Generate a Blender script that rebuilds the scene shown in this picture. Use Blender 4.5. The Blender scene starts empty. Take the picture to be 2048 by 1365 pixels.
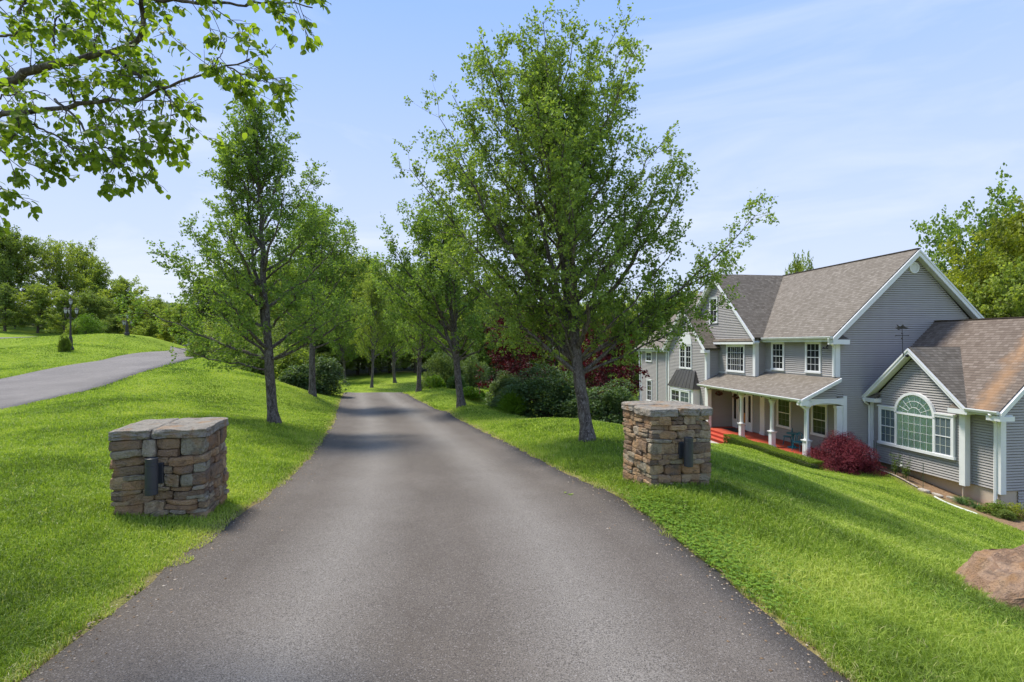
import bpy, math, random
import numpy as np
from mathutils import Vector
R = math.radians
sc = bpy.context.scene
COL = sc.collection

# ------------------------------------------------------------------ camera, sky, sun, exposure
cam_d = bpy.data.cameras.new("camera"); cam = bpy.data.objects.new("camera", cam_d); COL.objects.link(cam)
cam.location = (0, 0, 1.75); cam.rotation_euler = (R(90), 0, 0)
cam_d.sensor_width = 36; cam_d.lens = 18; cam_d.shift_y = 7.5 / 2048
cam_d.clip_start = 0.05; cam_d.clip_end = 12000
sc.camera = cam
SUN_EL, SUN_AZ = R(61), R(-57)          # azimuth measured from +Y (ahead) towards +X (right)
sd = Vector((math.sin(SUN_AZ) * math.cos(SUN_EL), math.cos(SUN_AZ) * math.cos(SUN_EL), math.sin(SUN_EL)))
sl = bpy.data.lights.new("sun", 'SUN'); so = bpy.data.objects.new("sun", sl); COL.objects.link(so)
sl.energy = 2.0; sl.angle = R(13); sl.color = (1.0, 0.94, 0.84)
so.rotation_euler = sd.to_track_quat('Z', 'Y').to_euler()
sc.view_settings.view_transform = 'Standard'; sc.view_settings.look = 'None'
sc.view_settings.exposure = 1.52; sc.view_settings.gamma = 1.0
try:
    sc.cycles.max_bounces = 6; sc.cycles.transparent_max_bounces = 6; sc.cycles.use_fast_gi = False
except Exception: pass

w = bpy.data.worlds.new("World"); sc.world = w; w.use_nodes = True
nt = w.node_tree; nt.nodes.clear()
def wn(t, **k):
    n = nt.nodes.new(t)
    for a, b in k.items(): setattr(n, a, b)
    return n
out = wn('ShaderNodeOutputWorld'); bg = wn('ShaderNodeBackground')
sky = wn('ShaderNodeTexSky', sky_type='NISHITA', sun_disc=False, sun_elevation=SUN_EL, sun_rotation=SUN_AZ,
         altitude=200, air_density=1.2, dust_density=0.3, ozone_density=3.0)
tc = wn('ShaderNodeTexCoord')
mp = wn('ShaderNodeMapping'); mp.inputs['Scale'].default_value = (1.0, 1.6, 5.0)
nz = wn('ShaderNodeTexNoise'); nz.inputs['Scale'].default_value = 1.6; nz.inputs['Detail'].default_value = 7; nz.inputs['Roughness'].default_value = .55; nz.inputs['Distortion'].default_value = .7
cr = wn('ShaderNodeValToRGB'); cr.color_ramp.elements[0].position = .48; cr.color_ramp.elements[1].position = .92
sep = wn('ShaderNodeSeparateXYZ')
hz = wn('ShaderNodeMapRange'); hz.inputs['From Min'].default_value = 0.55; hz.inputs['From Max'].default_value = 0.0
hz.inputs['To Min'].default_value = 0.0; hz.inputs['To Max'].default_value = 0.85
ad = wn('ShaderNodeMath', operation='MULTIPLY_ADD'); ad.inputs[1].default_value = .6; ad.use_clamp = True
mx = wn('ShaderNodeMix', data_type='RGBA'); mx.inputs['B'].default_value = (2.3, 2.65, 2.95, 1)
L = nt.links.new
L(tc.outputs['Generated'], mp.inputs['Vector']); L(mp.outputs[0], nz.inputs['Vector']); L(nz.outputs['Fac'], cr.inputs[0])
L(tc.outputs['Generated'], sep.inputs[0]); L(sep.outputs['Z'], hz.inputs['Value'])
L(cr.outputs[0], ad.inputs[0]); L(hz.outputs[0], ad.inputs[2])
tb = wn('ShaderNodeMix', data_type='RGBA', blend_type='MULTIPLY'); tb.inputs['Factor'].default_value = 1; tb.inputs['B'].default_value = (.86, .88, 1.10, 1); L(sky.outputs[0], tb.inputs['A'])
L(ad.outputs[0], mx.inputs['Factor']); dk = wn('ShaderNodeMix', data_type='RGBA', blend_type='DARKEN'); dk.inputs['Factor'].default_value = 1; dk.inputs['B'].default_value = (.95, 1.6, 3.0, 1)
L(tb.outputs['Result'], dk.inputs['A']); L(dk.outputs['Result'], mx.inputs['A'])
tn = wn('ShaderNodeMix', data_type='RGBA', blend_type='MULTIPLY'); tn.inputs['Factor'].default_value = 1; tn.inputs['B'].default_value = (1.05, .98, .99, 1)
L(mx.outputs['Result'], tn.inputs['A']); L(tn.outputs['Result'], bg.inputs[0]); bg.inputs[1].default_value = 0.13
L(bg.outputs[0], out.inputs[0])

# ------------------------------------------------------------------ helpers
FPX, HPY = 1024.0, 690.0
def P(px, py, Y): return np.array([(px - 1024) / FPX * Y, Y, 1.75 - (py - HPY) / FPX * Y])

def tag(o, label=None, cat=None, group=None, kind=None):
    if label: o['label'] = label
    if cat: o['category'] = cat
    if group: o['group'] = group
    if kind: o['kind'] = kind
    return o
def empty(name, loc, rz=0, **k):
    o = bpy.data.objects.new(name, None); COL.objects.link(o); o.location = loc; o.rotation_euler = (0, 0, rz)
    o.empty_display_size = .2
    return tag(o, **k)
def np_mesh(name, V, F, mt=None, smooth=False, attrs=None, uv=None):
    """V (n,3); F list of arrays (m,k) of equal k each, or one list of tuples."""
    me = bpy.data.meshes.new(name)
    V = np.asarray(V, dtype=np.float32)
    if isinstance(F, np.ndarray): F = [F]
    if len(F) and isinstance(F[0], np.ndarray):
        idx = np.concatenate([f.ravel() for f in F]).astype(np.int32)
        tot = np.concatenate([np.full(len(f), f.shape[1], dtype=np.int32) for f in F])
    else:
        idx = np.array([i for f in F for i in f], dtype=np.int32)
        tot = np.array([len(f) for f in F], dtype=np.int32)
    st = np.zeros(len(tot), dtype=np.int32); st[1:] = np.cumsum(tot)[:-1]
    me.vertices.add(len(V)); me.vertices.foreach_set('co', V.ravel())
    me.loops.add(len(idx)); me.loops.foreach_set('vertex_index', idx)
    me.polygons.add(len(tot)); me.polygons.foreach_set('loop_start', st)
    me.polygons.foreach_set('loop_total', tot)
    if attrs:
        for an, (dom, arr) in attrs.items():
            a = me.attributes.new(an, 'FLOAT', dom); a.data.foreach_set('value', np.asarray(arr, dtype=np.float32).ravel())
    if uv is not None:
        l = me.uv_layers.new(name='UVMap'); l.data.foreach_set('uv', np.asarray(uv, dtype=np.float32).ravel())
    me.update(calc_edges=True); me.validate()
    me.polygons.foreach_set('use_smooth', np.full(len(me.polygons), bool(smooth)))
    if mt: me.materials.append(mt)
    return me
def link(name, me, parent=None, loc=None, rz=None, **k):
    o = bpy.data.objects.new(name, me); COL.objects.link(o)
    if parent: o.parent = parent
    if loc is not None: o.location = loc
    if rz is not None: o.rotation_euler = (0, 0, rz)
    return tag(o, **k)

class MB:
    def __init__(s): s.v = []; s.f = []; s.uv = []
    def add(s, vs, fs, uvs=None):
        b = len(s.v); s.v += [tuple(p) for p in vs]; s.f += [tuple(b + i for i in f) for f in fs]
        for i, f in enumerate(fs):
            s.uv += (uvs[i] if uvs else [(0, 0)] * len(f))
        return s
    def box(s, a, b):
        x0, y0, z0 = (min(a[i], b[i]) for i in range(3)); x1, y1, z1 = (max(a[i], b[i]) for i in range(3))
        return s.add([(x0,y0,z0),(x1,y0,z0),(x1,y1,z0),(x0,y1,z0),(x0,y0,z1),(x1,y0,z1),(x1,y1,z1),(x0,y1,z1)],
              [(0,3,2,1),(4,5,6,7),(0,1,5,4),(1,2,6,5),(2,3,7,6),(3,0,4,7)])
    def hexa(s, lo, hi):      # two quads (4 pts each)
        return s.add(list(lo) + list(hi), [(0,3,2,1),(4,5,6,7),(0,1,5,4),(1,2,6,5),(2,3,7,6),(3,0,4,7)])
    def prism(s, poly, d):    # planar polygon extruded by vector d
        n = len(poly); q = [tuple(np.array(p) + np.array(d)) for p in poly]
        fs = [tuple(range(n))[::-1], tuple(range(n, 2 * n))] + [(i, (i + 1) % n, n + (i + 1) % n, n + i) for i in range(n)]
        return s.add(list(poly) + q, fs)
    def tube(s, pts, rad, n=8, cap=True):
        pts = [np.array(p, float) for p in pts]; m = len(pts)
        rad = rad if hasattr(rad, '__len__') else [rad] * m
        vs = []; 
        t0 = pts[1] - pts[0]; u = np.cross(t0, (0, 0, 1.)); 
        if np.linalg.norm(u) < 1e-6: u = np.array((1., 0, 0))
        for i in range(m):
            t = pts[min(i + 1, m - 1)] - pts[max(i - 1, 0)]; t = t / (np.linalg.norm(t) + 1e-9)
            u = u - t * np.dot(u, t); u = u / (np.linalg.norm(u) + 1e-9); v = np.cross(t, u)
            for k in range(n):
                a = 2 * math.pi * k / n
                vs.append(pts[i] + rad[i] * (math.cos(a) * u + math.sin(a) * v))
        fs = [(i * n + k, i * n + (k + 1) % n, (i + 1) * n + (k + 1) % n, (i + 1) * n + k) for i in range(m - 1) for k in range(n)]
        if cap: fs += [tuple(range(n))[::-1], tuple((m - 1) * n + k for k in range(n))]
        return s.add(vs, fs)
    def lathe(s, c, prof, n=16, rot=0):   # prof [(r,z)...] vertical axis
        vs = []; m = len(prof)
        for r, z in prof:
            for k in range(n):
                a = 2 * math.pi * k / n + rot; vs.append((c[0] + r * math.cos(a), c[1] + r * math.sin(a), c[2] + z))
        fs = [(i * n + k, i * n + (k + 1) % n, (i + 1) * n + (k + 1) % n, (i + 1) * n + k) for i in range(m - 1) for k in range(n)]
        fs += [tuple(range(n))[::-1], tuple((m - 1) * n + k for k in range(n))]
        return s.add(vs, fs)
    def build(s, name, mt, parent=None, smooth=False, bevel=0, **k):
        me = np_mesh(name, np.array(s.v), s.f, mt, smooth, uv=np.array([u for u in s.uv]))
        o = link(name, me, parent, **k)
        if bevel:
            b = o.modifiers.new('bevel', 'BEVEL'); b.width = bevel; b.segments = 2; b.limit_method = 'ANGLE'
        return o

# value noise, vectorised
_rng = np.random.RandomState(7); _T = _rng.rand(256, 256)
def vnoise(x, y, sc_=1.0, seed=0):
    x = np.asarray(x) * sc_ + seed * 17.3; y = np.asarray(y) * sc_ + seed * 9.1
    i = np.floor(x).astype(int); j = np.floor(y).astype(int); u = x - i; v = y - j
    u = u * u * (3 - 2 * u); v = v * v * (3 - 2 * v)
    g = lambda a, b: _T[a % 256, b % 256]
    return (g(i, j) * (1 - u) + g(i + 1, j) * u) * (1 - v) + (g(i, j + 1) * (1 - u) + g(i + 1, j + 1) * u) * v
def fbm(x, y, s, seed=0, o=4):
    r = 0; a = .5; n = 0
    for k in range(o): r = r + a * vnoise(x, y, s * 2 ** k, seed + k); n += a; a *= .5
    return r / n

# ------------------------------------------------------------------ materials
class NT:
    def __init__(s, name):
        s.m = bpy.data.materials.new(name); s.m.use_nodes = True; s.t = s.m.node_tree; s.t.nodes.clear()
        s.out = s.n('ShaderNodeOutputMaterial')
    def n(s, ty, ins=None, **k):
        q = s.t.nodes.new(ty)
        for a, b in k.items(): setattr(q, a, b)
        for a, b in (ins or {}).items():
            if isinstance(b, bpy.types.NodeSocket): s.t.links.new(b, q.inputs[a])
            else: q.inputs[a].default_value = b
        return q
    def co(s, kind='Object', scale=(1, 1, 1), rot=(0, 0, 0)):
        c = s.n('ShaderNodeTexCoord'); 
        return s.n('ShaderNodeMapping', {'Vector': c.outputs[kind], 'Scale': scale, 'Rotation': rot}).outputs[0]
    def noise(s, scale, vec=None, detail=4, rough=.55, dist=0):
        i = {'Scale': scale, 'Detail': detail, 'Roughness': rough, 'Distortion': dist}
        if vec is not None: i['Vector'] = vec
        return s.n('ShaderNodeTexNoise', i).outputs['Fac']
    def ramp(s, fac, stops, interp='LINEAR'):
        r = s.n('ShaderNodeValToRGB', {'Fac': fac}); e = r.color_ramp.elements; r.color_ramp.interpolation = interp
        while len(e) < len(stops): e.new(.5)
        for k, (p, c) in enumerate(stops):
            e[k].position = p; e[k].color = (*c, 1) if hasattr(c, '__len__') else (c, c, c, 1)
        return r.outputs[0]
    def mix(s, f, a, b, mode='MIX'):
        q = s.n('ShaderNodeMix', data_type='RGBA', blend_type=mode)
        for nm, v in (('Factor', f), ('A', a), ('B', b)):
            if isinstance(v, bpy.types.NodeSocket): s.t.links.new(v, q.inputs[nm])
            elif nm == 'Factor': q.inputs[nm].default_value = v
            else: q.inputs[nm].default_value = (*v, 1)
        return q.outputs['Result']
    def math(s, op, a, b=0.0, c=0.0, clamp=False):
        q = s.n('ShaderNodeMath', {0: a, 1: b, 2: c}, operation=op); q.use_clamp = clamp
        return q.outputs[0]
    def bump(s, h, strength=.5, dist=.01):
        return s.n('ShaderNodeBump', {'Height': h, 'Strength': strength, 'Distance': dist}).outputs[0]
    def attr(s, name): return s.n('ShaderNodeAttribute', attribute_name=name).outputs['Fac']
    def pr(s, col, rough=.7, normal=None, spec=.3, **k):
        i = {'Base Color': col if isinstance(col, bpy.types.NodeSocket) else (*col, 1), 'Roughness': rough, 'Specular IOR Level': spec}
        if normal is not None: i['Normal'] = normal
        i.update(k); return s.n('ShaderNodeBsdfPrincipled', i).outputs[0]
    def done(s, sh): s.t.links.new(sh, s.out.inputs['Surface']); return s.m

def m_plain(name, col, rough=.6, var=.12, scale=6, bump=0, spec=.3, metallic=0):
    t = NT(name); v = t.co()
    f = t.noise(scale, v, 5)
    c = t.ramp(f, [(.25, tuple(x * (1 - var) for x in col)), (.75, tuple(min(1, x * (1 + var)) for x in col))])
    nm = t.bump(t.noise(scale * 8, v, 3), bump, .01) if bump else None
    return t.done(t.pr(c, rough, nm, spec, Metallic=metallic))

def m_leaf(name, cols, trans=.35, rough=.55, spec=.25, tint=(1.25, 1.3, .5)):
    t = NT(name); a = t.attr('tone')
    c = t.ramp(a, [(i / (len(cols) - 1), q) for i, q in enumerate(cols)])
    p = t.pr(c, rough, None, spec)
    tc_ = t.mix(1.0, c, tint, 'MULTIPLY')
    tr = t.n('ShaderNodeBsdfTranslucent', {'Color': tc_}).outputs[0]
    m = t.n('ShaderNodeMixShader', {0: trans, 1: p, 2: tr}).outputs[0]
    return t.done(m)
M = {}
M['pear'] = m_leaf('pear_leaf', [(.12,.185,.045), (.225,.315,.07), (.37,.46,.12)], .48)
M['pear2'] = m_leaf('pear_leaf_deep', [(.105,.17,.04), (.19,.285,.062), (.32,.42,.11)], .48)
M['near_leaf'] = m_leaf('near_leaf', [(.12,.18,.022), (.20,.29,.035), (.31,.40,.055)], .58, .5, .2)
M['wood_leaf'] = m_leaf('wood_leaf', [(.15,.205,.045), (.26,.33,.065), (.40,.46,.10)], .48)
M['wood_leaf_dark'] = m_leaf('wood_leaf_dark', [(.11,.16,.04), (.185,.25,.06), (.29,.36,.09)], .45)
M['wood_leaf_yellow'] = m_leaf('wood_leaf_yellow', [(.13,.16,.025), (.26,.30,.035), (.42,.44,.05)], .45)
M['maple_red'] = m_leaf('maple_red', [(.07,.009,.013), (.18,.022,.034), (.33,.065,.075)], .25, tint=(1.2,.4,.4))
M['maple_dark'] = m_leaf('maple_dark', [(.035,.006,.009), (.085,.01,.016), (.17,.02,.025)], .25, tint=(1.3,.4,.4))
M['viburnum'] = m_leaf('viburnum_leaf', [(.055,.095,.035), (.11,.175,.06), (.28,.35,.18)], .35)
M['willow'] = m_leaf('willow_leaf', [(.08,.13,.04), (.15,.21,.07), (.26,.32,.14)], .3)
M['hedge'] = m_leaf('hedge_leaf', [(.05,.09,.015), (.15,.22,.025), (.28,.36,.04)], .3)
M['grass'] = m_leaf('grass_blade', [(.11,.165,.028), (.21,.30,.04), (.33,.43,.06), (.49,.55,.11), (.54,.48,.25)], .4, .5, .25, tint=(1.15,1.25,.5))
M['clover'] = m_leaf('clover_leaf', [(.08,.16,.016), (.14,.25,.02), (.22,.34,.03)], .3)
M['lily'] = m_leaf('lily_leaf', [(.03,.08,.02), (.07,.14,.03), (.14,.22,.06)], .3)
M['bloom'] = m_plain('white_bloom', (.8,.78,.72), .6)

def bark(name, base, dark, light, sc_=14):
    t = NT(name); v = t.co('Object', (1, 1, .35))
    n1 = t.noise(sc_, v, 6, .65, 1.2); n2 = t.noise(sc_ * 3.2, t.co('Object', (1, 1, .5)), 4, .6)
    c = t.ramp(n1, [(.32, dark), (.5, base), (.66, light)])
    c = t.mix(t.ramp(n2, [(.58, 0.0), (.70, 1.0)]), c, tuple(min(1, x * 1.6 + .04) for x in light))
    return t.done(t.pr(c, .9, t.bump(t.math('ADD', n1, t.math('MULTIPLY', n2, .5)), .9, .03), .1))
M['bark'] = bark('pear_bark', (.12,.10,.085), (.035,.028,.024), (.2,.18,.16))
M['bark_dark'] = bark('wood_bark', (.08,.065,.05), (.025,.02,.016), (.14,.12,.1), 8)

def m_ground():
    t = NT('lawn_ground'); v = t.co('Object')
    n1 = t.noise(.35, v, 5, .6); n2 = t.noise(14, v, 5, .7); n3 = t.noise(2.2, v, 4, .6)
    n4 = t.noise(70, v, 3, .6)
    c = t.ramp(n1, [(.3, (.19,.26,.03)), (.5, (.28,.37,.04)), (.72, (.38,.47,.055))])
    c = t.mix(t.ramp(n2, [(.35, 0.0), (.7, .5)]), c, (.24,.34,.04))
    c = t.mix(t.ramp(n3, [(.35, .45), (.55, 0.0)]), c, (.07,.14,.013))
    c = t.mix(t.ramp(n4, [(.35, .55), (.6, 0.0)]), c, (.05,.10,.01))
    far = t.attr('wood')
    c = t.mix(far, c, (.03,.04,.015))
    bare = t.attr('bare')
    soil = t.ramp(n2, [(.3, (.20,.125,.07)), (.7, (.42,.28,.17))])
    c = t.mix(bare, c, soil)
    return t.done(t.pr(c, .95, t.bump(t.math('ADD', n2, n4), 1.0, .03), .05))
M['ground'] = m_ground()
def m_asphalt(name, a, b, c_, tracks=True):
    t = NT(name); v = t.co('Object')
    fine = t.noise(130, v, 4, .8); mid = t.noise(1.1, v, 5, .6); sp = t.n('ShaderNodeTexVoronoi', {'Vector': v, 'Scale': 210.0}).outputs['Distance']
    spc = t.n('ShaderNodeTexVoronoi', {'Vector': v, 'Scale': 150.0}).outputs['Color']
    col = t.mix(t.ramp(t.noise(.35, v, 4, .6), [(.42, .5), (.6, 0.0)]), t.ramp(mid, [(.3, a), (.7, b)]), tuple(x * .72 for x in a))
    if tracks:
        u = t.attr('across')
        f = t.math('ADD', t.math('ABSOLUTE', t.math('ADD', t.math('ABSOLUTE', u), -.42)), t.math('MULTIPLY', t.math('ADD', mid, -.5), .35))
        col = t.mix(t.ramp(f, [(.02, .85), (.30, 0.0)]), col, c_)
        edge = t.ramp(t.math('ADD', t.math('ABSOLUTE', u), t.math('MULTIPLY', mid, .1)), [(.86, 0.0), (1.0, .55)])
        col = t.mix(edge, col, tuple(x * .72 for x in a))
    col = t.mix(t.ramp(fine, [(.40, .85), (.54, 0.0)]), col, tuple(x * .35 for x in a))
    g = t.n('ShaderNodeSeparateColor', {0: spc}).outputs[0]
    col = t.mix(t.math('MULTIPLY', t.ramp(g, [(.92, 0.0), (.96, 1.0)]), .35), col, (.40,.37,.34))
    col = t.mix(t.math('MULTIPLY', t.ramp(g, [(.10, 1.0), (.14, 0.0)]), .5), col, (.05,.045,.045))
    return t.done(t.pr(col, .88, t.bump(t.math('ADD', sp, fine), .7, .006), .2))
M['asphalt'] = m_asphalt('driveway_asphalt', (.162,.137,.112), (.208,.181,.152), (.288,.262,.226))
M['road'] = m_asphalt('road_asphalt', (.23,.21,.19), (.28,.255,.23), (.29,.27,.25), False)

def m_stone(name, cols, sc_=9):
    t = NT(name); v = t.co('Object')
    n1 = t.noise(sc_, v, 6, .65, .8); n2 = t.noise(sc_ * 5, v, 5, .7); n3 = t.noise(sc_ * .6, v, 3, .5)
    a = t.attr('tone')
    c = t.ramp(a, [(i / (len(cols) - 1), q) for i, q in enumerate(cols)], 'LINEAR')
    c = t.mix(t.ramp(n1, [(.36, .5), (.52, 0.0)]), c, (.08,.065,.055))
    c = t.mix(t.ramp(t.noise(sc_ * 9, v, 4, .75), [(.38, .3), (.48, 0.0)]), c, (.08,.065,.05))
    c = t.mix(t.ramp(n2, [(.55, 0.0), (.75, .3)]), c, (.46,.42,.35))
    c = t.mix(t.ramp(n3, [(.52, 0.0), (.66, .6)]), c, (.46,.26,.12))
    return t.done(t.pr(c, .9, t.bump(t.math('ADD', n1, t.math('MULTIPLY', n2, 1.5)), 1.0, .035), .15))
M['stone'] = m_stone('fieldstone', [(.22,.17,.13), (.55,.36,.20), (.40,.37,.28), (.66,.46,.26), (.26,.19,.14), (.58,.36,.19), (.54,.48,.37)])
M['capstone'] = m_stone('cap_stone', [(.40,.36,.30), (.48,.43,.35)], 9)
M['boulder'] = m_stone('boulder_stone', [(.36,.225,.14), (.52,.35,.23)], 7)
M['lightstone'] = m_stone('pale_edging_stone', [(.6,.52,.42), (.55,.5,.44)], 6)
M['mortar'] = m_plain('dark_joint_core', (.05,.04,.03), .95)  # dark core that shows in the gaps between the pillar stones

def m_siding():
    t = NT('siding_vinyl'); v = t.co('Object', (.5, .5, 6))
    f = t.math('ADD', t.math('MULTIPLY', t.noise(3, v, 4), .6), t.math('MULTIPLY', t.noise(1.3, t.co('Object', (2.5, 2.5, .25)), 4), .4))
    c = t.ramp(f, [(.3, (.35,.325,.31)), (.7, (.405,.38,.36))])
    return t.done(t.pr(c, .55, None, .25))
M['siding'] = m_siding()
def m_roof(name, cols, stain=False):
    t = NT(name); uv = t.n('ShaderNodeTexCoord').outputs['UV']
    br = t.n('ShaderNodeTexBrick', {'Vector': uv, 'Color1': (0, 0, 0, 1), 'Color2': (1, 1, 1, 1), 'Mortar': (.5, .5, .5, 1), 'Scale': 1.0, 'Mortar Size': .006,
              'Bias': 0.0, 'Brick Width': .2, 'Row Height': .14}, offset=.5, squash=.8, squash_frequency=3)
    n1 = t.noise(.6, uv, 4, .6); n2 = t.noise(60, uv, 3, .7)
    c = t.ramp(br.outputs['Color'], [(0, cols[0]), (.5, cols[1]), (1, cols[2])])
    c = t.mix(t.ramp(n1, [(.35, 0.0), (.65, .4)]), c, cols[0])
    c = t.mix(t.ramp(n2, [(.35, .3), (.65, 0.0)]), c, tuple(x * .45 for x in cols[0]))
    sv = t.n('ShaderNodeSeparateXYZ', {0: uv}).outputs[1]
    row = t.math('FRACT', t.math('DIVIDE', sv, .14))
    c = t.mix(t.ramp(row, [(0.0, .75), (.14, .55), (.2, 0.0)]), c, tuple(x * .3 for x in cols[0]))
    c = t.mix(t.math('MULTIPLY', br.outputs['Fac'], .5), c, tuple(x * .4 for x in cols[0]))
    if stain:
        su = t.n('ShaderNodeSeparateXYZ', {0: uv}).outputs[0]
        d = t.math('ADD', t.math('ADD', su, t.math('MULTIPLY', sv, -.14)), -.62)
        nn = t.noise(1.4, uv, 5, .7, .6)
        st = t.ramp(t.math('ADD', t.math('ABSOLUTE', d), t.math('MULTIPLY', nn, 1.1)), [(.55, .5), (1.0, 0.0)])
        c = t.mix(st, c, (.40,.22,.10))
    h = t.math('ADD', t.math('MULTIPLY', row, -1.0), t.math('MULTIPLY', n2, .3))
    return t.done(t.pr(c, .92, t.bump(h, .5, .01), .1))
M['roof'] = m_roof('shingles_weathered', [(.185,.16,.13), (.235,.205,.17), (.30,.265,.225)])
M['roof_shaded'] = m_roof('shingles_shaded', [(.135,.115,.09), (.185,.16,.13), (.24,.21,.17)])  # same shingles, with the shade of the cross-gable slopes put into the colour
M['roof_wing'] = m_roof('shingles_rust_streaked', [(.16,.125,.10), (.21,.168,.135), (.28,.23,.19)], True)
M['white'] = m_plain('white_trim', (.74,.74,.74), .45, .05, 3)
M['soffit'] = m_plain('soffit_white', (.58,.60,.54), .6, .12, 2)
M['gutter'] = m_plain('gutter_white', (.66,.66,.64), .45, .12, 5)
M['foundation'] = NT('foundation_concrete')
def _fd(t):
    v = t.co('Object'); g = t.n('ShaderNodeSeparateXYZ', {0: v}).outputs[2]; nn = t.noise(2.0, v, 5)
    f = t.math('ADD', g, t.math('MULTIPLY', nn, .5))
    c = t.ramp(t.math('ADD', f, 4.5), [(.35, (.55,.34,.20)), (.75, (.56,.47,.37))])
    c = t.mix(t.math('MULTIPLY', t.noise(20, v, 4), .3), c, (.25,.2,.16))
    return t.done(t.pr(c, .9, None, .1))
M['foundation'] = _fd(M['foundation'])
def m_glass(name, c, rough=.04):
    t = NT(name); v = t.co('Object'); n = t.noise(1.5, v, 3)
    cc = t.ramp(n, [(.3, tuple(x * .6 for x in c)), (.7, tuple(x * 1.5 for x in c))])
    return t.done(t.pr(cc, rough, t.bump(t.noise(.9, v, 1), .04, .05), .3))
M['glass'] = m_glass('window_glass', (.022,.024,.026))
M['glass_blue'] = m_glass('window_glass_grey', (.08,.10,.115))
def m_clear():
    t = NT('clear_glass')
    g = t.n('ShaderNodeBsdfGlossy', {'Color': (1, 1, 1, 1), 'Roughness': .03}).outputs[0]
    tr = t.n('ShaderNodeBsdfTransparent', {'Color': (.93, .98, .96, 1)}).outputs[0]
    fr = t.n('ShaderNodeFresnel', {'IOR': 1.5}).outputs[0]
    return t.done(t.n('ShaderNodeMixShader', {0: fr, 1: tr, 2: g}).outputs[0])
M['clear'] = m_clear()
M['muntin_dim'] = m_plain('inner_grille', (.14,.14,.14), .5)
M['curtain'] = m_plain('sheer_curtain', (.74,.84,.77), .8, .1, 2)
M['metal_roof'] = m_plain('bronze_metal_roof', (.10,.09,.08), .35, .15, 3, spec=.5, metallic=.4)
M['deck'] = m_plain('red_painted_boards', (.50,.085,.045), .55, .12, 3)
M['deck_riser'] = m_plain('red_painted_riser', (.42,.05,.035), .55, .1, 3)
M['black'] = m_plain('black_iron', (.02,.02,.02), .5, .1, 6)
M['fixture'] = m_plain('dark_grey_powdercoat', (.035,.038,.045), .42, .08, 8, spec=.5)
M['teal'] = m_plain('teal_paint', (.015,.20,.25), .4, .1, 6, spec=.5)
M['walk'] = m_plain('flagstone', (.42,.38,.33), .85, .2, 3, .4)
M['lamp_glass'] = m_plain('frosted_lamp_glass', (.6,.6,.62), .3, .05)
M['lamp_iron'] = m_plain('lamp_iron', (.06,.05,.045), .55, .3, 4)
M['wire'] = m_plain('green_wire', (.05,.09,.05), .5)
M['soil'] = m_plain('bare_red_soil', (.30,.17,.09), .95, .3, 5, .8)
M['door_wood'] = m_plain('orange_wood', (.45,.19,.06), .5, .15, 4)
M['shed_roof'] = m_plain('grey_shed_roof', (.10,.11,.12), .8, .2, 5)
# ------------------------------------------------------------------ terrain
# driveway edges: (py, px left, px right) turned into depth through the constant 4.25 m width
DW = 4.25
rows = [(1365, 50, 1702), (1249, 196, 1578), (1132, 345, 1442), (1057, 453, 1332), (996, 533, 1230), (931, 613, 1100), (850, 667, 938), (809, 679, 852)]
drv = []
for py, l, r in rows:
    Y = DW / (r - l) * FPX; drv.append((Y, (l - 1024) / FPX * Y, (r - 1024) / FPX * Y, 1.75 - (py - HPY) / FPX * Y))
drv.append((33.5,) + tuple(((688 - 1024) / FPX * 33.5, (797 - 1024) / FPX * 33.5, 1.75 - 93 / FPX * 33.5)))
drv.append((36.5, -11.2, -7.0, -1.75))
Y0 = drv[0]
drv = [(-14, -1.6, 3.0, .25), (-5, -2.1, 2.4, .12), (0, -2.2, 1.95, .04), (2, -2.43, 1.8, .01)] + drv
D = np.array(drv); _yy = np.r_[np.arange(-14, 36.6, 1.0), 36.5]
for _c in (1, 2, 3):     # smooth the edge lines and the profile
    _k = np.interp(_yy, D[:, 0], D[:, _c])
    for _ in range(3): _k[1:-1] = (_k[:-2] + 2 * _k[1:-1] + _k[2:]) / 4
    if _c == 1: _DD = [_yy]
    _DD.append(_k)
D = np.stack(_DD, -1); drv = [tuple(q) for q in D[::1]]
def drive_edges(Y): return np.interp(Y, D[:, 0], D[:, 1]), np.interp(Y, D[:, 0], D[:, 2])

cp = []
for (Y, l, r, z) in drv: cp += [(l, Y, z), ((l + r) / 2, Y, z), (r, Y, z)]
def C(px, py, Y): cp.append(tuple(P(px, py, Y)))
for a in [(217,1022,4.9),(405,1033,5.1),(0,1365,2.5),(0,1100,4.1),(0,900,8.0),(0,822,13.6),(200,775,19),(403,716,34),(430,722,32),(500,747,28),
          (550,845,13.5),(625,785,23),(560,765,26),(300,900,8.2),(500,860,11),(250,800,15),
          (0,759,21.7),(200,722,30.8),(340,702,43.8),(395,697.5,46),(395,720,54),(340,712,54),(0,697,40),(0,676,52),(0,646,70),(60,652,70),(150,673,49),(110,661,68),(150,690,38),(250,669,48),(310,676,47),(372,697,46),(350,699,46),
          (743,775,40),(743,752,50),(660,770,44),(850,748,50),(560,748,50),(300,690,75),(200,665,70),
          (1300,962,6.2),(1420,966,6.4),(1175,880,11),(1240,866,11.6),(1100,836,14.6),(1000,812,19),(923,803,20),(838,777,30),(930,787,27),
          (1700,1200,3.9),(1850,985,20.3),(1790,950,21.7),(1895,1010,18.7),(1970,1035,17.4),(2048,1062,16.6),(2048,1240,4.1),
          (1900,1300,3.3),(1467,889,27.5),(1610,935,22.1),(1560,920,23.5),(1430,889,29),
          (980,770,38),(900,760,50),(1260,800,48),(1260,790,62),(1000,762,55)]: C(*a)
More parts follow.
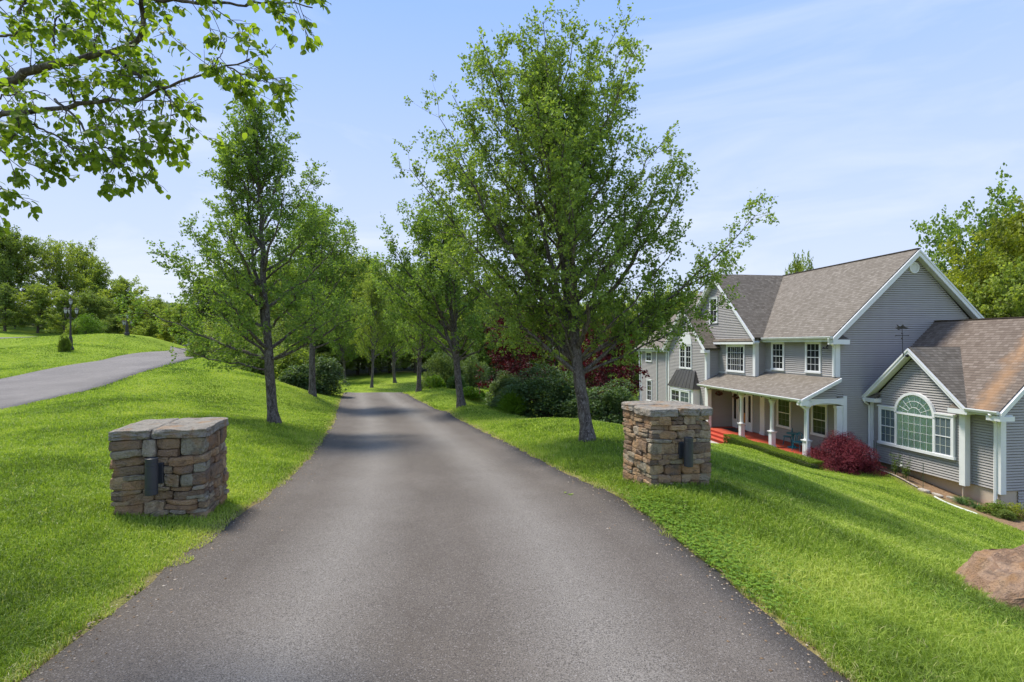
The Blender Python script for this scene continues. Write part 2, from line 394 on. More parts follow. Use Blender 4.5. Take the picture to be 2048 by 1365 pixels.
cp += [(2.4, 20, -2.4), (.6, 22, -1.9), (-1, 26, -1.7), (5, 19, -2.6), (6, 24, -3.4), (5, 30, -3.2), (12, 32, -3.9), (15, 40, -4.0), (20, 30, -4.0), (18, 24, -3.9), (24, 20, -4.2), (24, 15, -4.4), (30, 30, -4.3), (40, 50, -5),
       (18, 18.5, -4.2), (17.5, 20.5, -4.1), (17, 22.3, -3.85), (-9, 0, .3), (-9, -12, .7), (9, -3, -.7), (9, -14, -.5), (14, 4, -2.2), (20, 8, -3.4), (-25, 5, .6), (-40, 15, 1.5), (-60, 30, 3.5), (-90, 60, 7), (-80, 85, 7), (-50, 90, 5), (-20, 95, -1),
       (10, 95, -6), (50, 90, -8), (80, 60, -8), (70, 20, -7), (60, -30, -5), (0, -50, 1), (-60, -40, 3), (-5, 70, -1.5), (8, 70, -4.5), (-45, 120, 4), (40, 130, -10), (0, 130, -6)]
for A_, B_ in (((1.6, 3.2, 0), (16.2, 17.4, -4.15)), ((1.5, 5, -.03), (16.4, 20.3, -4.05)), ((2.9, 6.6, -.10), (13, 22, -3.54)), ((2.3, 9, -.15), (12.3, 23.5, -3.55)), ((2.2, 12, -.3), (11, 28, -3.72)), ((3.2, 2.6, -.28), (17, 14.6, -4.5))):
    for t_ in (.2, .4, .6, .8): cp.append((A_[0] + (B_[0] - A_[0]) * t_, A_[1] + (B_[1] - A_[1]) * t_, A_[2] + (B_[2] - A_[2]) * t_ ** (1.16 if t_ < .3 else 1.04 if t_ < .5 else .97)))
cp = np.array(cp)
def tps_fit(c, lam=.5):
    S = 10.0; n = len(c); p = c[:, :2] / S
    r2 = ((p[:, None] - p[None]) ** 2).sum(-1); K = .5 * r2 * np.log(r2 + 1e-12) + lam * np.eye(n) * .02
    Pm = np.c_[np.ones(n), p]; A = np.block([[K, Pm], [Pm.T, np.zeros((3, 3))]])
    return np.linalg.solve(A, np.r_[c[:, 2], 0, 0, 0]), p, S
_W, _p, _S = tps_fit(cp)
def H(x, y):
    x = np.asarray(x, float); y = np.asarray(y, float); shp = np.broadcast(x, y).shape
    X = np.broadcast_to(x, shp).ravel() / _S; Y = np.broadcast_to(y, shp).ravel() / _S; o = np.empty(len(X))
    for i in range(0, len(X), 20000):
        a = X[i:i + 20000]; b = Y[i:i + 20000]
        r2 = (a[:, None] - _p[None, :, 0]) ** 2 + (b[:, None] - _p[None, :, 1]) ** 2
        o[i:i + 20000] = (.5 * r2 * np.log(r2 + 1e-12)) @ _W[:-3] + _W[-3] + _W[-2] * a + _W[-1] * b
    rad = np.hypot(X * _S, Y * _S)
    f = np.clip((rad - 130) / 150, 0, 1); f = f * f * (3 - 2 * f)
    o = o * (1 - f) + (-14) * f
    return o.reshape(shp) if shp else float(o[0])
# fast cached lookup for many points
_gx = np.arange(-60, 60.01, .25); _gy = np.arange(-6, 80.01, .25)
_G = H(_gx[:, None], _gy[None, :])
def Hf(x, y):
    x = np.clip(x, -59.9, 59.7); y = np.clip(y, -5.9, 79.7)
    fx = (x + 60) / .25; fy = (y + 6) / .25; i = fx.astype(int); j = fy.astype(int); u = fx - i; v = fy - j
    return (_G[i, j] * (1 - u) + _G[i + 1, j] * u) * (1 - v) + (_G[i, j + 1] * (1 - u) + _G[i + 1, j + 1] * u) * v
def Hs(x, y): return float(H(np.array([float(x)]), np.array([float(y)]))[0])

# the second road on the left: near edge and far edge polylines (X, Y)
roadN = [(-9.2, -6), (-13.0, 6), (-13.6, 13.6), (-15.3, 19), (-20.6, 34), (-28.0, 46.5), (-34, 56)]
roadF = [(-15.5, -6), (-18.4, 6), (-19.8, 16), (-21.7, 21.7), (-24.8, 30.8), (-29.3, 43.8), (-34.5, 52), (-39, 59)]
roadN, roadF = np.array(roadN), np.array(roadF)
def road_x(Y): return np.interp(Y, roadF[:, 1], roadF[:, 0]), np.interp(Y, roadN[:, 1], roadN[:, 0])
upF = np.array([(-75, 50), (-52, 52.5), (-42.5, 50.5)]); upN = np.array([(-75, 36), (-40, 40), (-42.3, 49.6)])
def in_upper(x, y):
    yl = np.interp(x, [-75, -40], [37, 41.0]) + np.clip((x + 52) * .55, 0, 9); yh = np.interp(x, [-75, -52, -42.5], [50, 52.5, 50.5])
    return (x < -42.5) & (y > yl) & (y < yh)

HOME = (14.93, 23.6); TH = math.atan(144 / 1024.)
ct, st_ = math.cos(TH), math.sin(TH)
def to_local(x, y): dx = x - HOME[0]; dy = y - HOME[1]; return dx * ct + dy * st_, -dx * st_ + dy * ct   # (b, a)
def to_world(b, a): return HOME[0] + b * ct - a * st_, HOME[1] + b * st_ + a * ct
def bed_edge(a): return np.interp(-np.asarray(a, float), [0, 3.4, 4.3, 5.0, 6.3, 9], [1.0, .98, .62, .34, .25, .3])
def bare_mask(x, y):
    b, a = to_local(x, y)
    e = bed_edge(a) + .05 * np.sin(a * 5)
    return (b > e) & (b < 9) & (a > -8.5) & (a < .2) | (b > -1.9) & (b < 8.2) & (a > -.1) & (a < 20)

xs = np.r_[-np.geomspace(10, 900, 90)[::-1], np.arange(-9.85, 9.86, .15), np.geomspace(10, 900, 90)]
ys = np.r_[-np.geomspace(2, 500, 40)[::-1], np.arange(-1.8, 14, .15), np.geomspace(14.15, 1500, 170)]
GX, GY = np.meshgrid(xs, ys, indexing='ij')
Z = H(GX, GY)
l, r = drive_edges(GY); ins = np.clip(np.minimum(GX - l, r - GX) / .12, 0, 1) * (GY < 36.4)
rl, rr = road_x(GY); ins2 = np.clip(np.minimum(GX - rl, rr - GX) / .3, 0, 1) * (GY < 46.5) * (GY > -6)
bump_ = (fbm(GX, GY, .9, 3) - .5) * .05 * np.clip(1 - ins, 0, 1)
Zg = Z + bump_ - .07 * ins - .16 * ins2 - .2 * in_upper(GX, GY)
nx, ny = GX.shape
idx = np.arange(nx * ny).reshape(nx, ny)
F = np.stack([idx[:-1, :-1], idx[1:, :-1], idx[1:, 1:], idx[:-1, 1:]], -1).reshape(-1, 4)
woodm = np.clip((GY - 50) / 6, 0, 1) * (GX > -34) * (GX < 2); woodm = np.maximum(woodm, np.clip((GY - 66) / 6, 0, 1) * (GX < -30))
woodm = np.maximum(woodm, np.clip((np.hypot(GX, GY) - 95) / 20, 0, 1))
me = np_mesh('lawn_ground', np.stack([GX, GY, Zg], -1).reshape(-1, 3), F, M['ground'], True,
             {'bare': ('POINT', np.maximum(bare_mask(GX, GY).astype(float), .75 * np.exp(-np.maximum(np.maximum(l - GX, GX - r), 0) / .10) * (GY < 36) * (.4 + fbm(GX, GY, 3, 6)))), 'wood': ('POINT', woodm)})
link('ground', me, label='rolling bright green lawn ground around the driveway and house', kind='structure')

def strip(name, Ys, lf, mt, n=9, dz=.0, across=True, **k):
    V, A = [], []
    for Y in Ys:
        (x0, y0), (x1, y1) = lf(Y)
        t = np.linspace(0, 1, n); V.append(np.stack([x0 + (x1 - x0) * t, y0 + (y1 - y0) * t], -1)); A.append(t * 2 - 1)
    V = np.concatenate(V); z = H(V[:, 0], V[:, 1]) + dz; m = len(Ys)
    i = np.arange(m * n).reshape(m, n); F = np.stack([i[:-1, :-1], i[:-1, 1:], i[1:, 1:], i[1:, :-1]], -1).reshape(-1, 4)
    # thickness: skirt down at both sides
    Vt = np.c_[V, z]; e0 = Vt[i[:, 0]] - [0, 0, .08]; e1 = Vt[i[:, -1]] - [0, 0, .08]
    b0 = len(Vt) + np.arange(m); b1 = b0 + m
    S0 = np.stack([b0[:-1], i[:-1, 0], i[1:, 0], b0[1:]], -1); S1 = np.stack([i[:-1, -1], b1[:-1], b1[1:], i[1:, -1]], -1)
    A = np.r_[np.concatenate(A), -np.ones(m), np.ones(m)]
    me = np_mesh(name, np.concatenate([Vt, e0, e1]), np.concatenate([F, S0, S1]), mt, True, {'across': ('POINT', A)})
    return link(name, me, kind='structure', **k)
def dl(Y):
    l, r = drive_edges(Y); j = (vnoise(np.array([Y * 3.0]), np.array([1.0]))[0] - .5) * .09; j2 = (vnoise(np.array([Y * 3.3]), np.array([7.0]))[0] - .5) * .1
    return (float(l) + j, Y), (float(r) + j2, Y)
strip('driveway', np.r_[np.arange(-12, 14, .15), np.arange(14, 36.4, .4)], dl, M['asphalt'], 15, .004, label='dark asphalt driveway running between the stone pillars')
strip('road', np.linspace(-6, 46.4, 110), lambda Y: ((float(road_x(Y)[0]), Y), (float(road_x(Y)[1]), Y)), M['road'], 9, .01, label='light grey road curving past the lawn on the left')
def ul(x):
    yl = float(np.interp(x, [-75, -40], [37, 41.0]) + np.clip((x + 52) * .55, 0, 9)); yh = float(np.interp(x, [-75, -52, -42.5], [50, 52.5, 50.5]))
    return (x, yh), (x, max(yl, yl) if yl < yh else yh - .02)
def strip2():
    o = strip('road', list(np.linspace(-75, -42.8, 40)), ul, M['road'], 7, .01, label='upper pale road at the far left edge'); return o
strip2()
# parking area behind the house
def pk(Y): return ((5.5 + (Y - 44) * .1, Y), (24, Y))
strip('parking_area', np.linspace(42, 58, 20), pk, M['road'], 9, .03, label='grey paved parking area beyond the far end of the house')
# distant hills
hx = np.linspace(-2600, 2600, 90); V = []; 
for k, (yy, amp, base) in enumerate([(1650, 0, -60), (1900, 1, 40), (2300, 1, 60), (2700, 0, -60)]):
    for x in hx: V.append((x, yy, base * .7 + amp * (60 * float(vnoise(np.array([x * .0016]), np.array([k * .3]))[0]) + 40 * float(vnoise(np.array([x * .006]), np.array([k * .7]))[0]) + np.clip(1 - abs(x + 1350) / 600, 0, 1) * 60)))
i = np.arange(4 * 90).reshape(4, 90); F = np.stack([i[:-1, :-1], i[:-1, 1:], i[1:, 1:], i[1:, :-1]], -1).reshape(-1, 4)
link('hills', np_mesh('hills', np.array(V), F, m_plain('far_forest', (.045,.075,.04), .95, .3, .01), True), label='wooded hills on the horizon', kind='structure')

# ------------------------------------------------------------------ grass blades
def make_blades(x, y, z, h, wd, lean, tone, rng, segs=2, curl=.5):
    n = len(x); az = rng.rand(n) * 2 * np.pi; fc = rng.rand(n) * 2 * np.pi
    dx = np.cos(fc) * wd / 2; dy = np.sin(fc) * wd / 2; lx = np.cos(az) * lean * h; ly = np.sin(az) * lean * h
    b0 = np.stack([x - dx, y - dy, z - .01], -1); b1 = np.stack([x + dx, y + dy, z - .01], -1)
    m0 = np.stack([x - dx * .8 + lx * .35, y - dy * .8 + ly * .35, z + h * .6], -1); m1 = np.stack([x + dx * .8 + lx * .35, y + dy * .8 + ly * .35, z + h * .6], -1)
    t = np.stack([x + lx, y + ly, z + h * (1 - .35 * lean)], -1)
    V = np.stack([b0, b1, m1, m0, t], 1).reshape(-1, 3); k = np.arange(n)[:, None] * 5
    return V, k + np.array([[0, 1, 2, 3]]), k + np.array([[3, 2, 4]]), tone
rng = np.random.RandomState(11)
N = 760000
Y = np.exp(rng.uniform(np.log(1.7), np.log(46), N)); X = rng.uniform(-1.12, 1.12, N) * Y + rng.uniform(-.6, .6, N)
l, r = drive_edges(Y); dd = np.maximum(l - X, X - r)         # distance outside the driveway
rl, rr = road_x(Y); dr = np.maximum(rl - X, X - rr)
bb, aa = to_local(X, Y)
edge_j = (vnoise(X, Y, 6, 4) - .5) * .16 + (vnoise(X, Y, 1.7, 8) - .5) * .10
def pillar_in(X, Y, c, s, rot):
    dx, dy = X - c[0], Y - c[1]; u = dx * math.cos(rot) + dy * math.sin(rot); v = -dx * math.sin(rot) + dy * math.cos(rot)
    return u, v
keep = ((dd > edge_j) | (Y > 36.3)) & (dr > -.03) & ~bare_mask(X, Y) & ~((bb > -2.75) & (bb < 1) & (aa > 5) & (aa < 9.2))
keep &= ~((Y > 51) & (X > -36)) & ~((X > 6) & (Y > 41)) & ~in_upper(X, Y) 
X, Y, dd, bb, aa = X[keep], Y[keep], dd[keep], bb[keep], aa[keep]
Zb = Hf(X, Y); n = len(X)
lush = np.clip((X - 1.2) / 1.5, 0, 1) * np.clip((6 - Y) / 3, 0, 1)      # longer grass low at the right
clump = fbm(X, Y, 1.6, 5)
h = (.045 + .04 * rng.rand(n) + .05 * np.clip(clump - .5, 0, 1) * 2 + .08 * lush * rng.rand(n)) * np.where(X < 0, .85, 1.0)
h *= np.where(dd < .25, .55 + .45 * np.clip(dd / .25, 0, 1), 1); h = np.maximum(h, .03)
h = np.where(Y > 14, h * .8, h)
wd = np.maximum(.0045, .00135 * Y) * (.7 + .6 * rng.rand(n))
tone = .42 + (fbm(X, Y, .5, 9) - .5) * 1.0 + (fbm(X, Y, 3.0, 2) - .5) * .55 + rng.randn(n) * .13
strp = np.sin((X * .80 + Y * .6) * 2 * np.pi / 3.1); tone += np.where(X < -2, .10 * np.sign(strp) * np.abs(strp) ** .5, .03 * strp)
tone = np.clip(tone, .02, .78)
dry = rng.rand(n) < (.025 + .75 * np.exp(-np.clip(dd, 0, 9) / .05) * (dd < .5)); tone = np.where(dry, .8 + .2 * rng.rand(n), tone)
V, F4, F3, _ = make_blades(X, Y, Zb, h, wd, .25 + .75 * rng.rand(n), tone, rng)
me = np_mesh('grass', V, [F4, F3], M['grass'], False, {'tone': ('FACE', np.r_[tone, tone])})
link('grass', me, label='short bright green grass covering the lawns on both sides', cat='grass', kind='stuff')

# clover and small weeds at the right hand edge of the driveway
def leaf_quads(pos, dirs, up, L_, W_, rng, fold=.25):
    """one folded quad per leaf: base, side, tip, side"""
    d = dirs / (np.linalg.norm(dirs, axis=1, keepdims=True) + 1e-9)
    s = np.cross(d, up); s /= (np.linalg.norm(s, axis=1, keepdims=True) + 1e-9); u = np.cross(s, d)
    L_ = np.asarray(L_)[:, None] if np.ndim(L_) else L_; W_ = np.asarray(W_)[:, None] if np.ndim(W_) else W_
    a = pos; c = pos + d * L_; b = pos + d * L_ * .45 + s * W_ * .5 + u * W_ * fold; e = pos + d * L_ * .45 - s * W_ * .5 + u * W_ * fold
    V = np.stack([a, b, c, e], 1).reshape(-1, 3); k = np.arange(len(pos))[:, None] * 4
    return V, k + np.array([[0, 1, 2, 3]])
def rvec(n, rng):
    v = rng.randn(n, 3); return v / np.linalg.norm(v, axis=1, keepdims=True)
def clover(px, py, Y, sx, sy, n, label):
    c = P(px, py, Y); x = c[0] + rng.randn(n) * sx; y = c[1] + rng.randn(n) * sy
    l, r = drive_edges(y); k = (x > r - .03); x, y = x[k], y[k]; n = len(x)
    z = Hf(x, y) + .02 + rng.rand(n) * .05
    V, Fs, T = [], [], []
    pos = np.repeat(np.stack([x, y, z], -1), 3, 0); a = np.tile(np.arange(3) * 2.094, n) + np.repeat(rng.rand(n) * 6.28, 3)
    d = np.stack([np.cos(a), np.sin(a), .1 + 0 * a], -1)
    V, F = leaf_quads(pos, d, np.array([[0, 0, 1.]]) + rvec(len(pos), rng) * .3, .013 + .010 * rng.rand(len(pos)), .013 + .007 * rng.rand(len(pos)), rng, .1)
    me = np_mesh('clover_patch', V, F, M['clover'], False, {'tone': ('FACE', np.repeat(rng.rand(n), 3))})
    link('clover_patch', me, label=label, cat='clover', kind='stuff')
clover(1440, 1090, 4.3, .28, .45, 2600, 'low clover spreading onto the right edge of the driveway')
clover(1300, 1020, 5.4, .22, .35, 1300, 'clover growing below the right stone pillar')
clover(1990, 1250, 3.9, .3, .2, 1400, 'leafy weeds growing along the foot of the brown boulder')

rg = np.random.RandomState(19); n = 1500; Yc = np.exp(rg.uniform(np.log(2.2), np.log(16), n)); l, r = drive_edges(Yc); sd_ = rg.rand(n) < .5
Xc = np.where(sd_, l, r) + np.where(sd_, 1, -1) * (rg.exponential(.10, n) - .05); Zc = Hf(Xc, Yc) + .006; s_c = rg.uniform(.003, .010, n) * (1 + .04 * Yc)
oct_ = np.array([[1, 0, 0], [-1, 0, 0], [0, 1, 0], [0, -1, 0], [0, 0, .6], [0, 0, -.6]]); V = np.stack([Xc, Yc, Zc], -1)[:, None] + oct_[None] * s_c[:, None, None] * rg.uniform(.6, 1.3, (n, 6, 1))
Fo = np.array([[0, 2, 4], [2, 1, 4], [1, 3, 4], [3, 0, 4], [2, 0, 5], [1, 2, 5], [3, 1, 5], [0, 3, 5]]); F = (np.arange(n)[:, None, None] * 6 + Fo[None]).reshape(-1, 3)
link('edge_debris', np_mesh('edge_debris', V.reshape(-1, 3), F, m_leaf('grit', [(.16,.10,.05), (.3,.2,.11), (.42,.36,.28)], .02), False, {'tone': ('FACE', np.repeat(rg.rand(n), 8))}), label='grit and dead plant crumbs along both edges of the driveway', cat='debris', kind='stuff')
# ------------------------------------------------------------------ rocks and stone pillars
def cube_grid(n):
    """unit cube surface grid, welded. returns V in [-1,1], quads"""
    key = {}; V = []; F = []
    def vid(p):
        q = tuple(round(c * n) for c in p)
        if q not in key: key[q] = len(V); V.append([c for c in p])
        return key[q]
    for ax in range(3):
        for sg in (-1, 1):
            for i in range(n):
                for j in range(n):
                    q = []
                    for (a, b) in ((i, j), (i + 1, j), (i + 1, j + 1), (i, j + 1)):
                        p = [0, 0, 0]; p[ax] = sg; p[(ax + 1) % 3] = -1 + 2 * a / n; p[(ax + 2) % 3] = -1 + 2 * b / n; q.append(vid(p))
                    F.append(q if sg > 0 else q[::-1])
    return np.array(V), np.array(F)
CG = {n: cube_grid(n) for n in (4, 6, 14)}
def rock(size, rng, n=6, pw=7, facets=5, rough=.06, fdep=.12):
    V, F = CG[n]; V = V.copy()
    nrm = (np.abs(V) ** pw).sum(1) ** (1 / pw); V = V / nrm[:, None]
    for _ in range(facets):
        d = rvec(1, rng)[0]; lim = np.max(V @ d) - rng.rand() * fdep * 2.2
        e = V @ d - lim; V = V - np.clip(e, 0, None)[:, None] * d * .9
    ph = rng.rand(3) * 50
    nz_ = np.stack([vnoise(V[:, (k + 1) % 3] * 2.5 + ph[k] + V[:, k], V[:, (k + 2) % 3] * 2.5 + ph[k - 1], 1.3) - .5 for k in range(3)], -1)
    V = V + nz_ * rough * 2
    return V * np.array(size) / 2, F
def pillar(corner, size, rot, ztop, label, light_u, light_z, seed):
    """corner = the corner nearest the camera seen between the two visible faces; local x along the front"""
    rng = np.random.RandomState(seed); S = size
    zb = Hs(*corner) - .28; root = empty('stone_pillar', (corner[0], corner[1], zb), rot, label=label, cat='stone pillar')
    Ht = ztop - zb; sx = -1 if light_u[0] < 0 else 1          # body spans x in [0,sx*S], y in [0,S]
    Vs, Fs, T = [], [], []; nb = 0
    def addstone(c, sz, dep_axis):
        nonlocal nb
        V, F = rock(sz, rng, 6, rng.choice([9, 14, 22]), 7, .045, .11)
        a = rng.uniform(-.03, .03); V = np.c_[V[:, 0], V[:, 1], V[:, 2] + a * V[:, 0 if dep_axis == 1 else 1] * 1.5]
        V = V + np.array(c); Vs.append(V); Fs.append(F + nb); nb += len(V); T.append(np.full(len(F), rng.rand()))
    cap = .09; z = -.02; k = 0
    while z < Ht - cap - .03:
        hc = rng.choice([.045, .062, .08, .10, .13]) * rng.uniform(.9, 1.1)
        if z + hc > Ht - cap - .04: hc = Ht - cap - z
        zc = z + hc / 2
        sides = [((0, 0), (1, 0)), ((S, 0), (0, 1)), ((S, S), (-1, 0)), ((0, S), (0, -1))]
        for q, ((px, py), (dx, dy)) in enumerate(sides):
            nx_, ny_ = -dy, dx   # inward normal
            long_ = (k + q) % 2 == 0
            t = 0.0; end = S - (.10 if (k + q + 1) % 2 == 0 else .0)
            t0 = 0 if long_ else .10
            t = t0
            first = True
            while t < end - .02:
                ln = rng.uniform(.07, .25) * (1.15 if hc > .1 else 1) if not first else rng.uniform(.16, .3); first = False
                if end - t - ln < .07: ln = end - t
                dep = .16
                prot = rng.uniform(-.018, .018)
                cx = px + dx * (t + ln / 2) + nx_ * (dep / 2 + prot); cy = py + dy * (t + ln / 2) + ny_ * (dep / 2 + prot)
                sw = (ln * .975, dep) if dx else (dep, ln * .975)
                if rng.rand() < .35 and hc > .075:
                    f = rng.uniform(.4, .6)
                    addstone((cx, cy, z + hc * f / 2), (sw[0], sw[1], hc * f * .96), 1 if dx else 0)
                    addstone((cx, cy, z + hc * f + hc * (1 - f) / 2), (sw[0], sw[1], hc * (1 - f) * .96), 1 if dx else 0)
                else: addstone((cx, cy, zc), (sw[0], sw[1], hc * .985), 1 if dx else 0)
                t += ln
        z += hc; k += 1
    V = np.concatenate(Vs); 
    wz = (fbm(V[:, 0] + V[:, 1] * .7 + seed, V[:, 2] * .6, 2.6, seed) - .5) * .085 * np.clip(V[:, 2] / .2, 0, 1) * np.clip((Ht - cap - V[:, 2]) / .15, .15, 1)
    V[:, 2] += wz; V[:, 0] += (fbm(V[:, 2], V[:, 0] + V[:, 1], 3, seed + 2) - .5) * .03; V[:, 1] += (fbm(V[:, 2], V[:, 0] - V[:, 1], 3, seed + 5) - .5) * .03
    if sx < 0: V[:, 0] -= S
    link('stonework', np_mesh('stonework', V, np.concatenate(Fs), M['stone'], False, {'tone': ('FACE', np.concatenate(T))}), root)
    o0 = 0 if sx > 0 else -S
    MB().box((o0 + .05, .05, 0), (o0 + S - .05, S - .05, Ht - cap * .7)).build('core', M['mortar'], root)
    # cap slabs: two or three big flat stones
    cuts = [0, .42, 1.0] if sx < 0 else [0, .46, .80, 1.0]
    Vs, Fs, nb = [], [], 0
    for i in range(len(cuts) - 1):
        a, b = cuts[i] * (S + .04), cuts[i + 1] * (S + .04)
        for (u0, u1) in (((0, 1),) if sx < 0 else ((0, .55), (.55, 1))):
            y0, y1 = u0 * (S + .04), u1 * (S + .04)
            V, F = rock((b - a - .004, y1 - y0 - .004, cap * 1.1), rng, 14, 14, 5, .03, .06)
            V[:, 2] += (vnoise(V[:, 0] * 8 + i * 3, V[:, 1] * 8, 1, seed) - .5) * .014
            link_c = np.array([o0 - .02 + (a + b) / 2, -.02 + (y0 + y1) / 2, Ht - cap / 2 + rng.uniform(-.006, .006)])
            Vs.append(V + link_c); Fs.append(F + nb); nb += len(V)
    link('cap', np_mesh('cap', np.concatenate(Vs), np.concatenate(Fs), M['capstone'], False, {'tone': ('FACE', np.full(sum(len(f) for f in Fs), .5))}), root)
    # up and down cylinder light
    lx = light_u[0]; lz = light_z - zb; R_ = .054; hh = .35; cy = -.125
    m = MB(); m.lathe((lx, cy, lz), [(R_ * .9, 0), (R_, .004), (R_, .052), (R_ * .96, .054), (R_ * .96, .062), (R_, .064), (R_, hh - .085), (R_ * .95, hh - .083), (R_ * .95, hh - .073), (R_, hh - .071), (R_, hh - .052), (R_ * .95, hh - .05), (R_ * .95, hh - .042), (R_, hh - .04), (R_, hh - .002), (R_ * .92, hh), (R_ * .88, hh - .02)], 28)
    b = m.build('wall_light', M['fixture'], root, smooth=False)
    MB().box((lx - .022, cy + R_ * .8, lz + .10), (lx + .022, .0, lz + .25)).box((lx - .06, -.022, lz + .075), (lx + .06, .03, lz + .275)).build('bracket', M['fixture'], b, bevel=.004)
    return root
pillar((-3.05, 5.1), .82, R(15.5), .92, 'stacked fieldstone pillar on the grass left of the driveway', (-.425, 0), .325, 5)
pillar((1.68, 6.2), .82, R(12), .965, 'stacked fieldstone pillar on the grass between driveway and grey house', (.43, 0), .285, 9)

rng = np.random.RandomState(3)
V, F = rock((2.7, 1.9, 1.35), rng, 14, 4.5, 22, .09, .22)
V2, F2 = V, F
ax = R(-16); V = np.c_[V[:, 0] * math.cos(ax) - V[:, 2] * math.sin(ax), V[:, 1], V[:, 0] * math.sin(ax) * -1 + V[:, 2] * math.cos(ax)]
me = np_mesh('boulder', V, F, M['boulder'], False, {'tone': ('FACE', rng.rand(len(F)))})
bo = link('boulder', me, loc=(4.62, 4.33, -.74), rz=R(-24), label='large reddish brown boulder lying in the grass at the right edge', cat='boulder')
sm = bo.modifiers.new('sub', 'SUBSURF'); sm.levels = 1; sm.render_levels = 3; sm.subdivision_type = 'SIMPLE'
tx = bpy.data.textures.new('rough', 'CLOUDS'); tx.noise_scale = .25; tx.noise_depth = 4
dm = bo.modifiers.new('disp', 'DISPLACE'); dm.texture = tx; dm.strength = .10; dm.mid_level = .5
tx2 = bpy.data.textures.new('chips', 'VORONOI'); tx2.noise_scale = .22; tx2.distance_metric = 'DISTANCE'
dm2 = bo.modifiers.new('chips', 'DISPLACE'); dm2.texture = tx2; dm2.strength = .09; dm2.mid_level = .5

# ------------------------------------------------------------------ trees
def tubes(paths, k):
    """paths: list of (pts (m,3), radii (m)), all with the same m -> V, F (vectorised)"""
    P_ = np.array([p for p, _ in paths]); Rr = np.array([q for _, q in paths]); n, m, _ = P_.shape
    T = np.empty_like(P_); T[:, 1:-1] = P_[:, 2:] - P_[:, :-2]; T[:, 0] = P_[:, 1] - P_[:, 0]; T[:, -1] = P_[:, -1] - P_[:, -2]
    T /= np.linalg.norm(T, axis=2, keepdims=True) + 1e-9
    ref = np.where(np.abs(T[:, :1, 2:3]) > .9, np.array([[[1., 0, 0]]]), np.array([[[0, 0, 1.]]])); ref = np.broadcast_to(ref, T.shape)
    U = np.cross(T, ref); U /= np.linalg.norm(U, axis=2, keepdims=True) + 1e-9; W = np.cross(T, U)
    a = np.arange(k) * 2 * np.pi / k
    V = P_[:, :, None] + Rr[:, :, None, None] * (np.cos(a)[None, None, :, None] * U[:, :, None] + np.sin(a)[None, None, :, None] * W[:, :, None])
    idx = np.arange(n * m * k).reshape(n, m, k); nx_ = np.roll(idx, -1, 2)
    F = np.stack([idx[:, :-1], nx_[:, :-1], nx_[:, 1:], idx[:, 1:]], -1).reshape(-1, 4)
    return V.reshape(-1, 3), F
def merge_tubes(groups):
    Vs, Fs, nb = [], [], 0
    for paths, k in groups:
        if not paths: continue
        V, F = tubes(paths, k); Vs.append(V); Fs.append(F + nb); nb += len(V)
    return np.concatenate(Vs), np.concatenate(Fs)
def curve(p0, p1, p2, m):
    t = np.linspace(0, 1, m)[:, None]; return (1 - t) ** 2 * p0 + 2 * t * (1 - t) * p1 + t ** 2 * p2
UP = np.array([0, 0, 1.])
def side_curves(paths, per, tmin, lenf, upb, outb, rng, m, r0f, jit=.5, tpow=1.0):
    """children of every path: vectorised over all children. paths: list (pts, rad)."""
    res = []
    for pts, rad in paths:
        Lp = np.linalg.norm(np.diff(pts, axis=0), axis=1).sum(); nn = max(1, int(round(per(Lp))))
        t = tmin + (1 - tmin) * rng.rand(nn) ** tpow; f = t * (len(pts) - 1); i = np.minimum(f.astype(int), len(pts) - 2); u = (f - i)[:, None]
        p = pts[i] * (1 - u) + pts[i + 1] * u; tg = pts[i + 1] - pts[i]; tg /= np.linalg.norm(tg, axis=1, keepdims=True) + 1e-9
        rr = rad[i] * (1 - u[:, 0]) + rad[i + 1] * u[:, 0]
        d = rvec(nn, rng); d = d - tg * (d * tg).sum(1, keepdims=True); d /= np.linalg.norm(d, axis=1, keepdims=True) + 1e-9
        d = tg * outb + d + UP * upb; d /= np.linalg.norm(d, axis=1, keepdims=True)
        L_ = lenf(Lp, t) * rng.uniform(.6, 1.2, nn)
        end = p + d * L_[:, None]; mid = p + d * (L_ * .5)[:, None] + rvec(nn, rng) * (L_ * .12)[:, None] - UP * (L_ * upb * .12)[:, None]
        tt = np.linspace(0, 1, m)
        for q in range(nn):
            c = curve(p[q], mid[q], end[q], m); r = max(.0022, min(rr[q] * .6, r0f * L_[q])); res.append((c, np.linspace(r, max(.0012, r * .3), m)))
    return res
def leaves_on(paths, per_m, L_, W_, rng, spread=.05, droop=.2, tone_f=None, size_j=.35, flat=.5):
    pts = []; tg = []
    for p, r in paths:
        ln = np.linalg.norm(np.diff(p, axis=0), axis=1).sum(); nn = max(2, int(per_m * ln)); t = rng.uniform(.12, 1.04, nn) * (len(p) - 1); i = np.clip(t.astype(int), 0, len(p) - 2); u = (t - i)[:, None]
        pts.append(p[i] * (1 - u) + p[i + 1] * u); g = p[i + 1] - p[i]; tg.append(g / (np.linalg.norm(g, axis=1, keepdims=True) + 1e-9))
    p = np.concatenate(pts); g = np.concatenate(tg); n = len(p)
    d = rvec(n, rng) * .9 + g * .5 - UP * droop; p = p + rvec(n, rng) * spread * rng.rand(n, 1)
    up = UP[None] * flat + rvec(n, rng) * .8
    s = 1 + size_j * (rng.rand(n) * 2 - 1)
    V, F = leaf_quads(p, d, up, L_ * s, W_ * s, rng, .2)
    tone = np.clip(rng.normal(.48, .2, n), 0, 1) if tone_f is None else tone_f(p, rng)
    return V, F, tone
